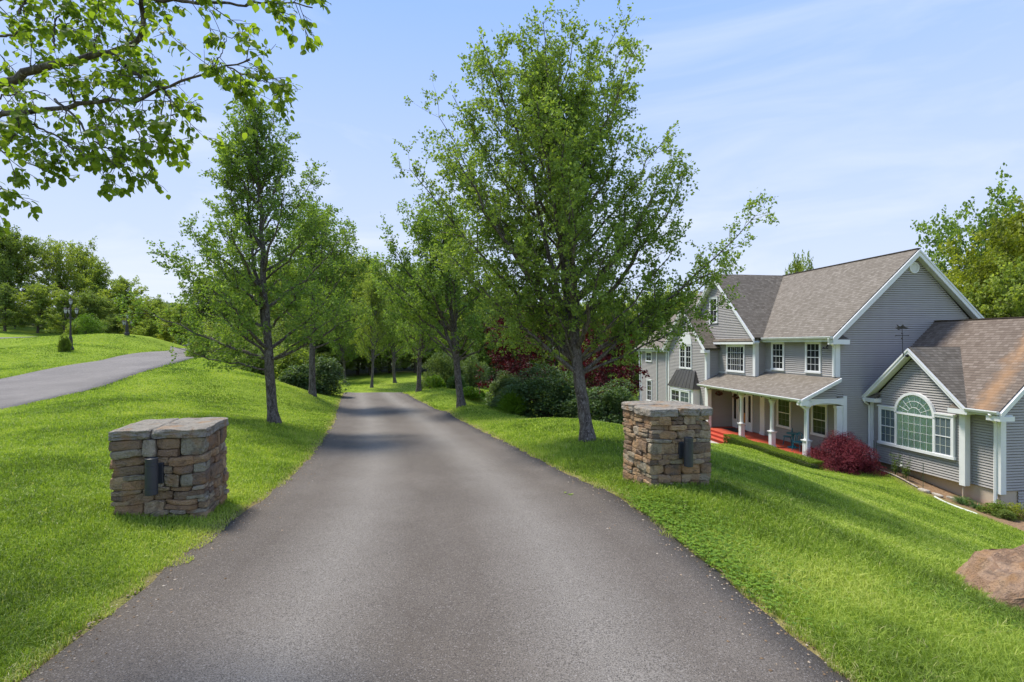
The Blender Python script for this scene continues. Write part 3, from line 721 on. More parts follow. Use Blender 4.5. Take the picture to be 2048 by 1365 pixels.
def tree_geo(seed, Ht, trunk_h, R0, prof, nlimb, trunk_r, el=(30, 68), leaf=.062, lwd=.045, per_m=22, sec=3.0, twig=4.5, twl=.34, custom=(), lean=(0, 0), forks=2, upb=.35, tone_f=None, thin=1.0, zlow=None):
    rng = np.random.RandomState(seed); limbs = []; trunk = []
    m = 14; z = np.linspace(-.25, trunk_h * 1.25, 9); x = np.array([lean[0] * (q / Ht) for q in z]) + np.cumsum(rng.randn(9)) * .012; y = np.array([lean[1] * (q / Ht) for q in z]) + np.cumsum(rng.randn(9)) * .012
    base = np.stack([x, y, z], -1); fl = 1 + .5 * np.exp(-np.clip(z, 0, 9) / .12)
    trunk_paths = [(base, trunk_r * np.linspace(1, .8, 9) * fl)]
    top = base[-1]; leaders = []
    for k in range(forks):
        a = rng.rand() * 6.28; off = 0 if k == 0 else R0 * .22
        e = np.array([lean[0] + math.cos(a) * off, lean[1] + math.sin(a) * off, Ht * (1 if k == 0 else rng.uniform(.78, .93))])
        st = base[-2] if k else base[-1]
        c = curve(st, st * .5 + e * .5 + np.array([math.cos(a), math.sin(a), 0]) * off * .4, e, 14); c[1:-1] += rng.randn(12, 3) * .03
        r = trunk_r * np.linspace(.8 if k == 0 else .55, .06, 14); leaders.append((c, r))
    for k in range(nlimb):
        f = (k + .5) / nlimb; f = f ** .85
        ld, lr = leaders[k % forks] if f > .25 else leaders[0]
        h0 = trunk_h + (Ht - trunk_h) * f * .86
        j = int(np.argmin(np.abs(ld[:, 2] - h0))); 
        if h0 < ld[0, 2]: jb = int(np.argmin(np.abs(base[:, 2] - h0))); p0 = base[jb]; pr_ = trunk_r
        else: p0 = ld[j]; pr_ = lr[j]
        a = k * 2.399 + rng.uniform(-.4, .4); el_ = R(el[0] + (el[1] - el[0]) * f + rng.uniform(-8, 8))
        # length so that the tip meets the crown outline prof(height fraction)
        L_ = 0.3
        for q in range(14):
            hh = p0[2] + L_ * math.sin(el_); _q = hh / Ht; rr = math.hypot(p0[0] + L_ * math.cos(el_) * math.cos(a) - lean[0] * _q, p0[1] + L_ * math.cos(el_) * math.sin(a) - lean[1] * _q); fr = (hh - trunk_h * .75) / (Ht - trunk_h * .75)
            if fr > .99 or rr > R0 * prof(min(max(fr, 0), 1)): break
            L_ += R0 * .12
        L_ *= rng.uniform(.78, 1.12)
        d = np.array([math.cos(a) * math.cos(el_), math.sin(a) * math.cos(el_), math.sin(el_)]); e = p0 + d * L_
        mid = p0 + d * L_ * .5 + np.array([math.cos(a), math.sin(a), -.45]) * L_ * .09
        c = curve(p0, mid, e, 10); c[1:] += rng.randn(9, 3) * .02 * L_ ** .5
        r0 = min(pr_ * .62, .016 * L_ + .006); limbs.append((c, np.linspace(r0, .005, 10)))
    for (h0, tip, r0) in custom:
        p0 = base[int(np.argmin(np.abs(base[:, 2] - h0)))]; e = np.array(tip, float); hd = (e - p0) * [1, 1, 0]
        c = curve(p0, p0 * .5 + e * .5 - UP * np.linalg.norm(hd) * .06, e, 10); c[1:] += rng.randn(9, 3) * .025; limbs.append((c, np.linspace(r0, .006, 10)))
    allp = limbs + [(l[0][5:], l[1][5:]) for l in leaders]
    s1 = side_curves(allp, lambda L_: L_ * sec, .16, lambda Lp, t: (.26 * Lp ** .8) * (1.15 - .65 * t) + .12, upb, .75, rng, 6, .014)
    s2 = side_curves(s1 + [(l[0], l[1]) for l in limbs], lambda L_: L_ * twig, .15, lambda Lp, t: np.full(len(t), twl), upb * .6, .6, rng, 3, .008)
    V, F, tone = leaves_on(s2, per_m, leaf, lwd, rng, leaf * 1.5, .15, tone_f)
    if thin < 1: 
        kk = rng.rand(len(F)) < thin; F = F[kk]; tone = tone[kk]
    tv, tf = merge_tubes([(trunk_paths, 12)]); 
    bv, bf = merge_tubes([(leaders, 8), (limbs, 6), (s1, 4), (s2, 3)])
    return (tv, tf), (bv, bf), (V, F, tone)
def tree_obj(name, geo, loc, leafm, barkm, **k):
    (tv, tf), (bv, bf), (V, F, tone) = geo
    root = empty(name, loc, **k)
    link('trunk', np_mesh('trunk', tv, tf, barkm, True), root)
    link('branches', np_mesh('branches', bv, bf, barkm, True), root)
    link('crown', np_mesh('crown', V, F, leafm, False, {'tone': ('FACE', tone)}), root)
    return root
def copy_tree(root, loc, rz, scale, **k):
    r = root.copy(); COL.objects.link(r); r.location = loc; r.rotation_euler = (0, 0, rz); r.scale = scale if hasattr(scale, '__len__') else (scale,) * 3
    for ch in list(root.children):
        c = ch.copy(); COL.objects.link(c); c.parent = r
    for q in ('label', 'category', 'group', 'kind'):
        if q in r.keys() and q not in k: pass
    if 'mat' in k:
        mt = k.pop('mat')
        for c in r.children:
            if c.name.startswith('crown') : c.material_slots[0].link = 'OBJECT'; c.material_slots[0].material = mt
    return tag(r, **k)

def prof_pear(f): return [1, 1, .98, .93, .84, .72, .58, .44, .30, .17, .05][int(f * 10)] * (1 - (f * 10) % 1) + [1, .98, .93, .84, .72, .58, .44, .30, .17, .05, 0][int(f * 10)] * ((f * 10) % 1) if f < 1 else 0
def prof_oval(f): return math.sqrt(max(0, 1 - (abs(f - .42) / .6) ** 2.2)) if f < 1 else .1
def prof_big(f): return math.sqrt(max(.02, 1 - (abs(f - .5) / .56) ** 2.6))
def base_at(px, py, Y):
    x = (px - 1024) / FPX * Y; return (x, Y, Hs(x, Y))
AV = 'pear trees lining the driveway'
# right front tree (the big one)
b = base_at(1175, 880, 11)
g = tree_geo(21, 7.75 - b[2] + .1, 1.55, 2.45, prof_big, 60, .142, el=(40, 74), leaf=.060, lwd=.044, per_m=66, sec=4.6, twig=6.8, lean=(-.95, .2), forks=4, upb=.42,
   custom=[(1.5, (3.5, -.3, 4.75), .05), (1.5, (2.9, -.3, 3.0), .035), (1.55, (3.3, .2, 3.9), .035), (1.6, (-3.9, .4, 6.0), .05), (1.6, (-3.2, .2, 7.0), .04), (1.5, (-2.9, -.6, 3.9), .045), (1.4, (-3.4, 1.2, 4.3), .045), (1.6, (1.6, -1.2, 4.0), .035), (1.7, (-1.2, -1.3, 3.9), .035)])
tree_obj('pear_tree', g, b, M['pear'], M['bark'], label='largest pear tree, tall open crown and leaning grey trunk beside the right stone pillar', cat='tree', group=AV)
# left front tree
b = base_at(550, 845, 13.5)
g = tree_geo(33, 8.35 - b[2], 1.55, 2.35, prof_pear, 50, .135, el=(32, 80), leaf=.064, lwd=.048, per_m=66, sec=4.2, twig=6.0, lean=(-.55, 0), forks=2, upb=.42,
   custom=[(1.7, (-3.3, -.6, 3.1), .045), (1.6, (-2.6, .8, 2.5), .04), (1.75, (-2.4, -.8, 4.4), .04), (1.65, (1.9, -.5, 2.9), .035), (1.5, (-1.9, -1.1, 2.0), .03)])
tree_obj('pear_tree', g, b, M['pear2'], M['bark'], label='pear tree with dark twin-ridged trunk standing on the lawn behind the left stone pillar', cat='tree', group=AV)
# second pair, third right, end tree
b = base_at(625, 785, 23)
g = tree_geo(41, 7.9 - b[2], 1.9, 2.4, prof_oval, 40, .15, el=(35, 76), leaf=.10, lwd=.075, per_m=38, sec=3.8, twig=5.2, forks=3, lean=(.1, 0), upb=.4)
tree_obj('pear_tree', g, b, M['pear2'], M['bark'], label='second pear tree on the left side, pale forked trunk beside a rounded shrub', cat='tree', group=AV)
b = base_at(923, 803, 20)
g2 = tree_geo(52, 6.9 - b[2], 1.6, 2.6, prof_oval, 42, .15, el=(32, 76), leaf=.10, lwd=.075, per_m=38, sec=3.8, twig=5.2, forks=3, lean=(-.9, 0), upb=.4,
   custom=[(1.7, (-2.9, -.3, 4.6), .04), (1.6, (1.6, -.4, 3.8), .035)])
t2 = tree_obj('pear_tree', g2, b, M['pear2'], M['bark'], label='second pear tree on the right side, curved trunk in front of the pale willowy shrub', cat='tree', group=AV)
b = base_at(838, 777, 30)
copy_tree(t2, b, R(120), (.95, .95, .95), label='third pear tree on the right side, slender trunk near the crest of the driveway', cat='tree', group=AV)
b = base_at(743, 775, 40)
copy_tree(t2, b, R(250), (.72, .72, 1.12), label='narrow pear tree standing alone beyond the crest where the driveway turns', cat='tree', group=AV, mat=M['wood_leaf'])
for (px, Y, s, lb) in ((690, 46, .95, 'pear tree at the far left of the turn, behind the narrow one'), (790, 44, 1.0, 'pear tree behind the crest, right of the narrow one')):
    b = base_at(px, 0, Y); copy_tree(t2, b, R(px), (s * .9, s * .9, s * 1.0), label=lb, cat='tree', group=AV)

# background broadleaf trees: four kinds, copied
def bgeo(seed, Ht, R0, prof, **k):
    d = dict(el=(10, 70), leaf=.19, lwd=.15, per_m=34, sec=2.4, twig=2.6, twl=.7, forks=3, upb=.25); d.update(k)
    return tree_geo(seed, Ht, Ht * .12, R0, prof, 34, Ht * .018, **d)
def clumpy(p, rng):
    n = fbm(p[:, 0] + p[:, 2] * .5, p[:, 1] + p[:, 2] * .8, .8, 3, 2); return np.clip(.5 + (n - .5) * 1.2 + rng.randn(len(p)) * .17, 0, 1)
BG = [bgeo(1, 10, 3.9, prof_big, tone_f=clumpy), bgeo(2, 10, 3.2, prof_oval, tone_f=clumpy), bgeo(3, 10, 4.4, prof_big, per_m=20, tone_f=clumpy), bgeo(4, 10, 2.7, prof_pear, leaf=.2, lwd=.15, per_m=30, tone_f=clumpy)]
BT = []
def bg_tree(kind, x, y, s, mat, rz, label, group=None, sz=None, name='broadleaf_tree'):
    z = Hs(x, y) - .1
    if kind >= len(BT): pass
    if BT_.get(kind) is None:
        r = tree_obj(name, BG[kind], (x, y, z), mat, M['bark_dark']); BT_[kind] = r; r.rotation_euler = (0, 0, rz); r.scale = (s, s, sz or s)
        tag(r, label=label, cat='tree', group=group)
    else:
        r = copy_tree(BT_[kind], (x, y, z), rz, (s, s, sz or s), label=label, cat='tree', mat=mat)
        if group: r['group'] = group
        elif 'group' in r.keys(): del r['group']
        r.name = name
    return r
BT_ = {}
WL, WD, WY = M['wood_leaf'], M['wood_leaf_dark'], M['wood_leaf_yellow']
def at(px, topy, Y, kind, mat, label, group=None, wide=1.0, name='broadleaf_tree'):
    x = (px - 1024) / FPX * Y; z = Hs(x, Y); top = 1.75 + (HPY - topy) / FPX * Y; s = (top - z) / 10.0
    bg_tree(kind, x, Y, s * wide, mat, R((px * 37) % 360), label, group, s, name)
GL = 'trees of the wood on the left horizon'
for a in [(20, 468, 68, 0, WD, 'tall dark tree at the left edge of the frame above the upper road', 1.0), (-60, 450, 72, 2, WD, 'dark tree standing partly outside the left edge of the frame', 1.0),
          (118, 490, 72, 2, WL, 'broad tree with mid green crown, second from the left edge', .9), (200, 525, 70, 3, WL, 'lighter round-topped tree above the ball-shaped bush', 1.2),
          (160, 505, 76, 1, WL, 'tree with a ragged top between the broad tree and the lighter one', .9),
          (240, 560, 66, 1, WL, 'low tree at the right end of the left wood', 1.2), (75, 570, 62, 1, WL, 'low bright tree in front of the dark left tree', 1.4), (10, 570, 60, 3, WD, 'low dark tree at the left edge behind the upper lawn', 1.5),
          (130, 585, 60, 3, WL, 'low tree directly behind the nearer lamp post', 1.5), (185, 590, 62, 0, WD, 'dark low tree behind the ball-shaped bush', 1.3),
          (275, 600, 60, 3, WY, 'small yellow-green tree behind the farther lamp post', 1.3), (320, 600, 64, 0, WL, 'green tree right of the yellow-green one', 1.2), (355, 612, 60, 1, WL, 'low tree beside the end of the road', 1.3),
          (300, 640, 54, 1, WL, 'small tree overhanging the right end of the mound', 1.5), (375, 618, 62, 2, WL, 'spreading tree behind the shed at the end of the road', 1.1), (330, 648, 52, 3, WY, 'small yellowish tree at the foot of the mound', 1.5), (235, 636, 60, 1, WD, 'dark bushy tree between the bush and the farther lamp post', 1.6), (100, 620, 64, 0, WD, 'dark tree low in the left wood behind the nearer lamp post', 1.5), (30, 625, 64, 2, WD, 'dark underwood tree at the upper lawn edge', 1.6)]:
    at(a[0], a[1], a[2], a[3], a[4], a[5], GL, a[6])
GM = 'trees of the wood beyond the end of the driveway'
lab_m = 'shaded tree of the dense wood beyond the end of the driveway'
k_ = 0
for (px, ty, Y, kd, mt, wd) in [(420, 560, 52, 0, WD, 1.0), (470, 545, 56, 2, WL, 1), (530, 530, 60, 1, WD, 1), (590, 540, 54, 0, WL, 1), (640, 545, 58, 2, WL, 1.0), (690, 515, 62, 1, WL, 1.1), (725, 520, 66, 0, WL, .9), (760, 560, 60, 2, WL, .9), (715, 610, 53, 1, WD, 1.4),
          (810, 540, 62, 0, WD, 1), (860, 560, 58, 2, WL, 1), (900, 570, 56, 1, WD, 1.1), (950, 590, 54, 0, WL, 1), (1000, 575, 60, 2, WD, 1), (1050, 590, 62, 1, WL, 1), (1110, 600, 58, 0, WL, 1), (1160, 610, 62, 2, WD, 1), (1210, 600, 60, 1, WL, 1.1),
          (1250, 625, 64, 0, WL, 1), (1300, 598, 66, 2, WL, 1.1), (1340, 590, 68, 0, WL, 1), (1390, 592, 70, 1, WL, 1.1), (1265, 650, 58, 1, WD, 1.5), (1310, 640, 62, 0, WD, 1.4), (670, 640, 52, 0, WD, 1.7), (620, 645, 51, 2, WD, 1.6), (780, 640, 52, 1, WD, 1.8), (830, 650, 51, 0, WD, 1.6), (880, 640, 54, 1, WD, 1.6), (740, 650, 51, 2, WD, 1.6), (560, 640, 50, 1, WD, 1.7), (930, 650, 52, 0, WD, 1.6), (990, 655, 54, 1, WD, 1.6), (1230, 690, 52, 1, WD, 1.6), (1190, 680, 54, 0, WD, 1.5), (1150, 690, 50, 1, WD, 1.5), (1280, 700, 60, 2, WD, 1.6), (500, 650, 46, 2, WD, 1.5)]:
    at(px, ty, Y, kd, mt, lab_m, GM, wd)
GR = 'trees standing behind the house'
at(1972, 430, 46, 2, M['pear2'], 'tall olive green tree rising behind the right end of the house roof', GR, .72)
at(2052, 440, 36, 0, WY, 'bright yellow-green tree at the right edge above the wing roof', GR, .8)
at(1985, 520, 33, 1, WY, 'lower yellow-green tree directly behind the wing ridge', GR, .75)
at(2045, 540, 30, 1, WL, 'green tree at the right frame edge close above the wing roof', GR, .8)
at(1590, 528, 60, 1, WL, 'tree whose tips show above the dip of the main roof ridge', GR, .4)
at(1618, 521, 62, 3, WL, 'slender treetop just left of the rising main ridge', GR, .3)
at(2130, 470, 40, 2, WL, 'tree beyond the right frame edge behind the wing', GR, .9)
# ------------------------------------------------------------------ the grey house (local x = into the house, y = along the front away from camera)
house = empty('house', (HOME[0], HOME[1], 0), TH, label='large two storey grey clapboard house with white trim and a red floored front porch', cat='house')
CRS = .1016
def siding(name, org, d, nrm, keys, z0, z1):
    """org (b,a) of s=0; d unit dir of s; nrm outward; keys [(z, lo, hi)] outline"""
    K = np.array(keys, float); m = MB(); z = z0; o = np.array(org, float); d = np.array(d, float); nv = np.array(nrm, float)
    def pt(s, z, e): q = o + d * s + nv * e; return (q[0], q[1], z)
    while z < z1 - .005:
        zt = min(z + CRS, z1); l0, h0 = np.interp(z, K[:, 0], K[:, 1]), np.interp(z, K[:, 0], K[:, 2]); l1, h1 = np.interp(zt, K[:, 0], K[:, 1]), np.interp(zt, K[:, 0], K[:, 2])
        if h1 < l1 + .01: h1 = l1 + .01
        a, b, c, e = pt(l0, z, .018), pt(h0, z, .018), pt(h1, zt, .003), pt(l1, zt, .003)
        a, b = pt(l0, z + .028, .048), pt(h0, z + .028, .048); c, e = pt(h1, zt, .022), pt(l1, zt, .022)
        m.add([a, b, c, e, pt(l0, z + .028, -.018), pt(h0, z + .028, -.018), pt(h1, zt, -.018), pt(l1, zt, -.018)], [(0, 1, 2, 3), (4, 5, 1, 0), (3, 2, 6, 7)])
        z = zt
    return m.build(name, M['siding'], house)
FR = ((0, 1), (-1, 0))       # facade walls: s = a, normal -b
EN = ((1, 0), (0, -1))       # end walls: s = b, normal -a
ZB = -3.9; EV = 1.95
siding('wall', (0, 0), *FR, [(-1, 0, 5.2), (EV + .1, 0, 5.2)], .05, EV)                       # upper front
siding('wall', (.35, 0), *FR, [(-4, .05, 8.97), (0, .05, 8.97)], -3.43, -.55)                    # porch back wall
siding('wall', (-.6, 5.17), *FR, [(-1, 0, 8.03), (1.75, 0, 8.03), (5.95, 3.97, 4.09)], -.25, 5.93)   # big gable
siding('wall', (-1.4, 8.97), *FR, [(-4, 0, 5.49), (1.55, 0, 5.49), (4.08, 2.68, 2.8)], ZB, 4.08)  # small gable
siding('wall', (-1.4, 14.46), *FR, [(-5, 0, 5.1), (2, 0, 5.1)], ZB, 1.42)                       # far wing
siding('wall', (0, 0), *EN, [(-4, .36, 8.08), (-.73, .36, 8.08), (-.7299, 0, 8.08), (1.95, 0, 8.08), (5.95, 4.0, 4.08)], ZB, 5.95)     # gable end towards the camera
siding('wall', (-.6, 5.17), *EN, [(-1, 0, .6), (3, 0, .6)], .0, EV)
siding('wall', (-1.4, 8.97), *EN, [(-4, 0, 1.75), (3, 0, 1.75)], -3.43, 1.7)
# wing
siding('wall', (1.7, -4.4), *FR, [(-4, 0, 4.05), (-.72, 0, 4.05), (1.25, 1.96, 2.08)], -3.56, 1.22)
siding('wall', (2.0, -5.4), *FR, [(-4, 0, 5.4), (0, 0, 5.4)], -3.56, -.55)
siding('wall', (1.7, -4.4), *EN, [(-4, 0, .3), (0, 0, .3)], -3.56, -.6)
siding('wall', (2.0, -5.42), *EN, [(-6, .0, 6.4), (-.55, 0, 6.4), (2.45, 3.2, 3.3)], -3.56, 2.45)
siding('wall', (2.72, -5.41), *EN, [(-6, .0, 5.7), (-3, 0, 5.7)], -4.6, -3.56)
# solid cores so nothing is see-through
m = MB(); m.box((.02, .02, ZB), (8.06, 19.5, EV)); m.box((-.58, 5.19, -.3), (.1, 13.18, EV)); m.box((-1.38, 8.99, ZB), (.1, 19.54, 1.4))
for (bb_, c_, hw, zt, d_) in ((-.58, 9.18, 3.9, 5.9, 1.), (-1.38, 11.7, 2.65, 4.03, .8)):
    m.prism([(bb_, c_ - hw, 1.38), (bb_, c_ + hw, 1.38), (bb_, c_, zt)], (d_, 0, 0))
m.prism([(.05, .02, EV), (8.03, .02, EV), (4.04, .02, 5.9)], (0, 19.4, 0))
# recess the porch: the core there starts at b=.37 below z=-.5 -> build as separate boxes
m2 = MB(); m2.box((.37, .02, ZB), (8.06, 9.0, -.4)); m2.box((.02, .02, -.4), (8.06, 19.5, EV)); m2.box((-.58, 5.19, -.3), (.1, 13.18, EV)); m2.box((-1.38, 8.99, ZB), (.5, 19.54, 1.4)); m2.box((.4, 9.0, ZB), (8.06, 19.5, -.4))
for (bb_, c_, hw, zt, d_) in ((-.58, 9.18, 3.9, 5.85, 1.), (-1.38, 11.7, 2.6, 3.98, .8)):
    m2.prism([(bb_, c_ - hw, 1.7), (bb_, c_ + hw, 1.7), (bb_, c_, zt)], (d_, 0, 0))
m2.prism([(.05, .02, EV), (8.03, .02, EV), (4.04, .02, 5.85)], (0, 19.4, 0))
m2.box((1.72, -4.38, -3.55), (8.0, -.01, -.75)); m2.box((2.02, -5.39, -3.55), (8.38, -.01, -.6))
m2.prism([(1.74, -4.3, -.8), (1.74, -.42, -.8), (1.74, -2.37, 1.15)], (2., 0, 0)); m2.prism([(2.02, -5.39, -.6), (8.38, -5.39, -.6), (5.2, -5.39, 2.4)], (0, 5.3, 0))
m2.build('wall_core', M['siding'], house)
m = MB(); m.box((2.03, -5.4, -4.9), (8.3, -.02, -3.57)); m.build('foundation', M['foundation'], house)
m = MB(); m.box((-1.36, 9.0, -4.4), (8.0, 19.4, -3.92)); m.box((0.03, .03, -4.4), (8.0, 9, -3.92)); m.build('foundation', M['foundation'], house)

# roofs: slabs with uv in metres
def slab(m, quad, th=.11, flip=False, up=None, e=None, o=None):
    """quad: (eave0, eave1, ridge1, ridge0) top corners"""
    q = [np.array(p, float) for p in quad]; e = q[1] - q[0] if e is None else np.array(e, float); e /= np.linalg.norm(e); up = q[3] - q[0] if up is None else np.array(up, float); o = q[0] if o is None else np.array(o, float); nrm = np.cross(e, up); nrm /= np.linalg.norm(nrm)
    if nrm[2] < 0: nrm = -nrm
    v = np.cross(nrm, e); v = v if np.dot(v, up) > 0 else -v
    uv = [(float(np.dot(p - o, e)), float(np.dot(p - o, v))) for p in q]
    lo = [tuple(p - nrm * th) for p in q]
    n = len(q); k = list(range(n))
    fs = [tuple(k)] + [tuple(n + i for i in k[::-1])] + [(i, (i + 1) % n, n + (i + 1) % n, n + i) for i in k]
    uvs = [uv, uv[::-1]] + [[uv[i], uv[(i + 1) % n], uv[(i + 1) % n], uv[i]] for i in k]
    m.add([tuple(p) for p in q] + lo, fs, uvs)
EX = .42; RB, RZ = 4.04, 6.25; s_ = .92; EZ = RZ - s_ * (RB + EX)
m = MB(); slab(m, [(-EX, -.3, EZ), (-EX, 14.6, EZ), (RB, 14.6, RZ), (RB, -.3, RZ)]); slab(m, [(2 * RB + EX, -.3, EZ), (2 * RB + EX, 19.9, EZ), (RB, 19.9, RZ - .002), (RB, -.3, RZ - .002)])
m.box((RB - .09, -.31, RZ - .03), (RB + .09, 19.9, RZ + .012)); m.build('roof', M['roof'], house)
m = MB(); slab(m, [(-.9, 4.78, EZ), (-EX + .02, 4.78, EZ), (RB + .02, 9.2, RZ + .004), (-.9, 9.2, RZ + .004)]); m.build('roof', M['roof_shaded'], house)
m = MB(); slab(m, [(-.9, 13.62, EZ), (-EX + .02, 13.62, EZ), (RB + .02, 9.2, RZ), (-.9, 9.2, RZ)]); m.build('roof', M['roof_shaded'], house)
m = MB(); slab(m, [(-1.7, 8.66, 1.53), (.6, 8.66, 1.53), (.6, 11.7, 4.34), (-1.7, 11.7, 4.34)]); slab(m, [(-1.7, 14.74, 1.53), (.6, 14.74, 1.53), (.6, 11.7, 4.338), (-1.7, 11.7, 4.338)]); m.build('roof', M['roof_shaded'], house)
m = MB(); slab(m, [(-1.75, 14.5, 1.5), (-1.75, 19.9, 1.5), (RB, 19.9, RZ), (RB, 14.5, RZ)]); m.build('roof', M['roof'], house)
# pent strip under the big gable
m = MB(); slab(m, [(-.98, 4.85, 1.95), (-.98, 13.5, 1.95), (-.6, 13.5, 2.12), (-.6, 4.85, 2.12)], .06); m.build('roof', M['roof_shaded'], house)
# porch roof
m = MB(); slab(m, [(-1.95, -.28, -.70), (-1.95, 9.0, -.70), (0.0, 9.0, .24), (0.0, -.28, .24)], .09); m.build('porch_roof', M['roof'], house)
# wing roof
WZ = 2.88; WS = .915
m = MB(); _k = dict(up=(1, 0, WS), e=(0, 1, 0), o=(1.4, -5.85, WZ - WS * 3.8)); zz = lambda b: WZ - WS * (5.2 - b)
slab(m, [(b, a, zz(b)) for b, a in ((1.4, -5.85), (1.4, -4.62), (3.85, -2.36), (5.2, -2.36), (5.2, -5.85))], **_k); slab(m, [(b, a, zz(b)) for b, a in ((1.4, -.01), (5.2, -.01), (5.2, -2.36), (3.85, -2.36))], **_k); slab(m, [(9.0, -5.85, WZ - WS * 3.8), (9.0, -.01, WZ - WS * 3.8), (5.2, -.01, WZ - .002), (5.2, -5.85, WZ - .002)]); m.box((5.12, -5.86, WZ - .03), (5.28, -.01, WZ + .01)); m.build('roof', M['roof_wing'], house)
m = MB(); slab(m, [(1.38, -4.72, -.57), (1.5, -4.72, -.57), (3.9, -2.36, 1.66), (1.38, -2.36, 1.66)], .1); slab(m, [(1.38, -.02, -.57), (1.5, -.02, -.57), (3.9, -2.36, 1.658), (1.38, -2.36, 1.658)], .1)
m.build('roof', M['roof_shaded'], house)

# white trim ----------------------------------------------------------
def board(m, p, q, wdt, t, side):
    """rake board from p to q hanging wdt below the line, thickness t along side vector"""
    p, q, side = np.array(p, float), np.array(q, float), np.array(side, float) * t
    dn = np.array([0, 0, -wdt]); lo = [p + dn, q + dn, q + dn + side, p + dn + side]; hi = [p, q, q + side, p + side]
    m.hexa([tuple(x) for x in lo], [tuple(x) for x in hi])
def rake(p, q, side, wdt=.26, off=.06):
    m = MB(); p = np.array(p, float) - [0, 0, off]; q = np.array(q, float) - [0, 0, off]
    board(m, p, q, wdt, .045, side); board(m, p + np.array(side) * .03, q + np.array(side) * .03, .09, .045, side); return m
def add_trim(m, name='fascia', mt='white'): return m.build(name, M[mt], house)
# main gable end (plane a=-.3)
add_trim(rake((-EX, -.3, EZ), (RB, -.3, RZ), (0, -1, 0), .30)); add_trim(rake((2 * RB + EX, -.3, EZ), (RB, -.3, RZ), (0, -1, 0), .30))
m = MB()   # soffits of the end rakes
for (b0, b1) in ((-EX, RB), (2 * RB + EX, RB)): m.hexa([(b0, -.3, EZ - .30), (b0, 0, EZ - .30), (b1, 0, RZ - .30), (b1, -.3, RZ - .30)], [(b0, -.3, EZ - .27), (b0, 0, EZ - .27), (b1, 0, RZ - .27), (b1, -.3, RZ - .27)])
m.build('soffit', M['soffit'], house)
m = MB(); m.box((-EX, -.34, EZ - .38), (.42, .0, EZ - .16)); m.build('cornice_return', M['white'], house)
m = MB(); slab(m, [(-.3, -.33, EZ - .15), (.42, -.33, EZ - .15), (.3, .0, EZ + .08), (-.2, .0, EZ + .08)], .03); m.build('cornice_return', M['roof_shaded'], house)
# eaves
def gutter(p, q, nm='gutter'):
    m = MB(); p = np.array(p, float); q = np.array(q, float)
    d = q - p; d /= np.linalg.norm(d); o = np.array((-1., 0, 0))
    prof = [(0, 0), (.12, 0), (.125, -.03), (.09, -.11), (0, -.12)]
    A = [p + o * u + UP * v for u, v in prof]; B = [q + o * u + UP * v for u, v in prof]; n = len(prof)
    m.add([tuple(x) for x in A + B], [tuple(range(n))[::-1], tuple(range(n, 2 * n))] + [(i, (i + 1) % n, n + (i + 1) % n, n + i) for i in range(n)]); m.build(nm, M['gutter'], house)
gutter((-EX, -.3, EZ - .01), (-EX, 4.8, EZ - .01)); gutter((-1.95, -.28, -.71), (-1.95, 9.0, -.71)); gutter((-1.75, 14.8, 1.49), (-1.75, 19.9, 1.49)); gutter((1.4, -5.85, WZ - WS * 3.8 - .01), (1.4, -4.72, WZ - WS * 3.8 - .01))
for _a, _b in (((-EX + .01, -.28, EZ - .22), (0, 5.2, EZ - .14)), ((-EX + .012, -.28, EZ - .26), (-EX + .05, 4.8, EZ - .12)), ((-1.74, 14.5, 1.22), (-1.4, 19.8, 1.34)), ((-1.93, -.25, -.86), (-1.4, 8.96, -.80)), ((1.42, -5.82, -.80), (2.0, -4.4, -.74))): MB().box(_a, _b).build('soffit', M['soffit'], house)
m = MB(); m.box((-.96, 4.85, 1.78), (-.6, 13.5, 1.93)); m.build('fascia', M['white'], house)
# big gable and small gable rakes
for (b_, a0, a1, z0, zr) in ((-.9, 4.78, 9.2, EZ, RZ), (-.9, 13.62, 9.2, EZ, RZ), (-1.7, 8.66, 11.7, 1.53, 4.34), (-1.7, 14.74, 11.7, 1.53, 4.34), (1.38, -4.72, -2.36, -.57, 1.66), (1.38, -.02, -2.36, -.57, 1.66)):
    add_trim(rake((b_, a0, z0), (b_, a1, zr), (-1, 0, 0), .24 if b_ < 1 else .22))
    m = MB(); dz = .26; bw = b_ + .3
    m.hexa([(b_, a0, z0 - dz - .03), (bw, a0, z0 - dz - .03), (bw, a1, zr - dz - .03), (b_, a1, zr - dz - .03)], [(b_, a0, z0 - dz), (bw, a0, z0 - dz), (bw, a1, zr - dz), (b_, a1, zr - dz)]); m.build('soffit', M['soffit'], house)
for (a0, a1) in ((-4.78, -4.05), (-.7, .02)):
    m = MB(); m.box((1.34, a0, -.86), (1.7, a1, -.68)); m.build('cornice_return', M['white'], house)
    m = MB(); slab(m, [(1.36, a0, -.67), (1.36, a1, -.67), (1.7, a1, -.42), (1.7, a0, -.42)], .03); m.build('cornice_return', M['roof_shaded'], house)
m = MB(); m.box((-1.72, 8.62, 1.24), (-1.4, 9.2, 1.42)); m.build('cornice_return', M['white'], house)
# wing end rake
add_trim(rake((1.4, -5.85, WZ - WS * 3.8), (5.2, -5.85, WZ), (0, -1, 0), .24))
m = MB(); m.hexa([(1.4, -5.85, -.85), (1.4, -5.4, -.85), (5.2, -5.4, 2.6), (5.2, -5.85, 2.6)], [(1.4, -5.85, -.80), (1.4, -5.4, -.80), (5.2, -5.4, 2.65), (5.2, -5.85, 2.65)]); m.build('soffit', M['soffit'], house)
m = MB(); m.box((1.38, -5.9, -.95), (1.98, -5.42, -.78)); m.build('cornice_return', M['white'], house)
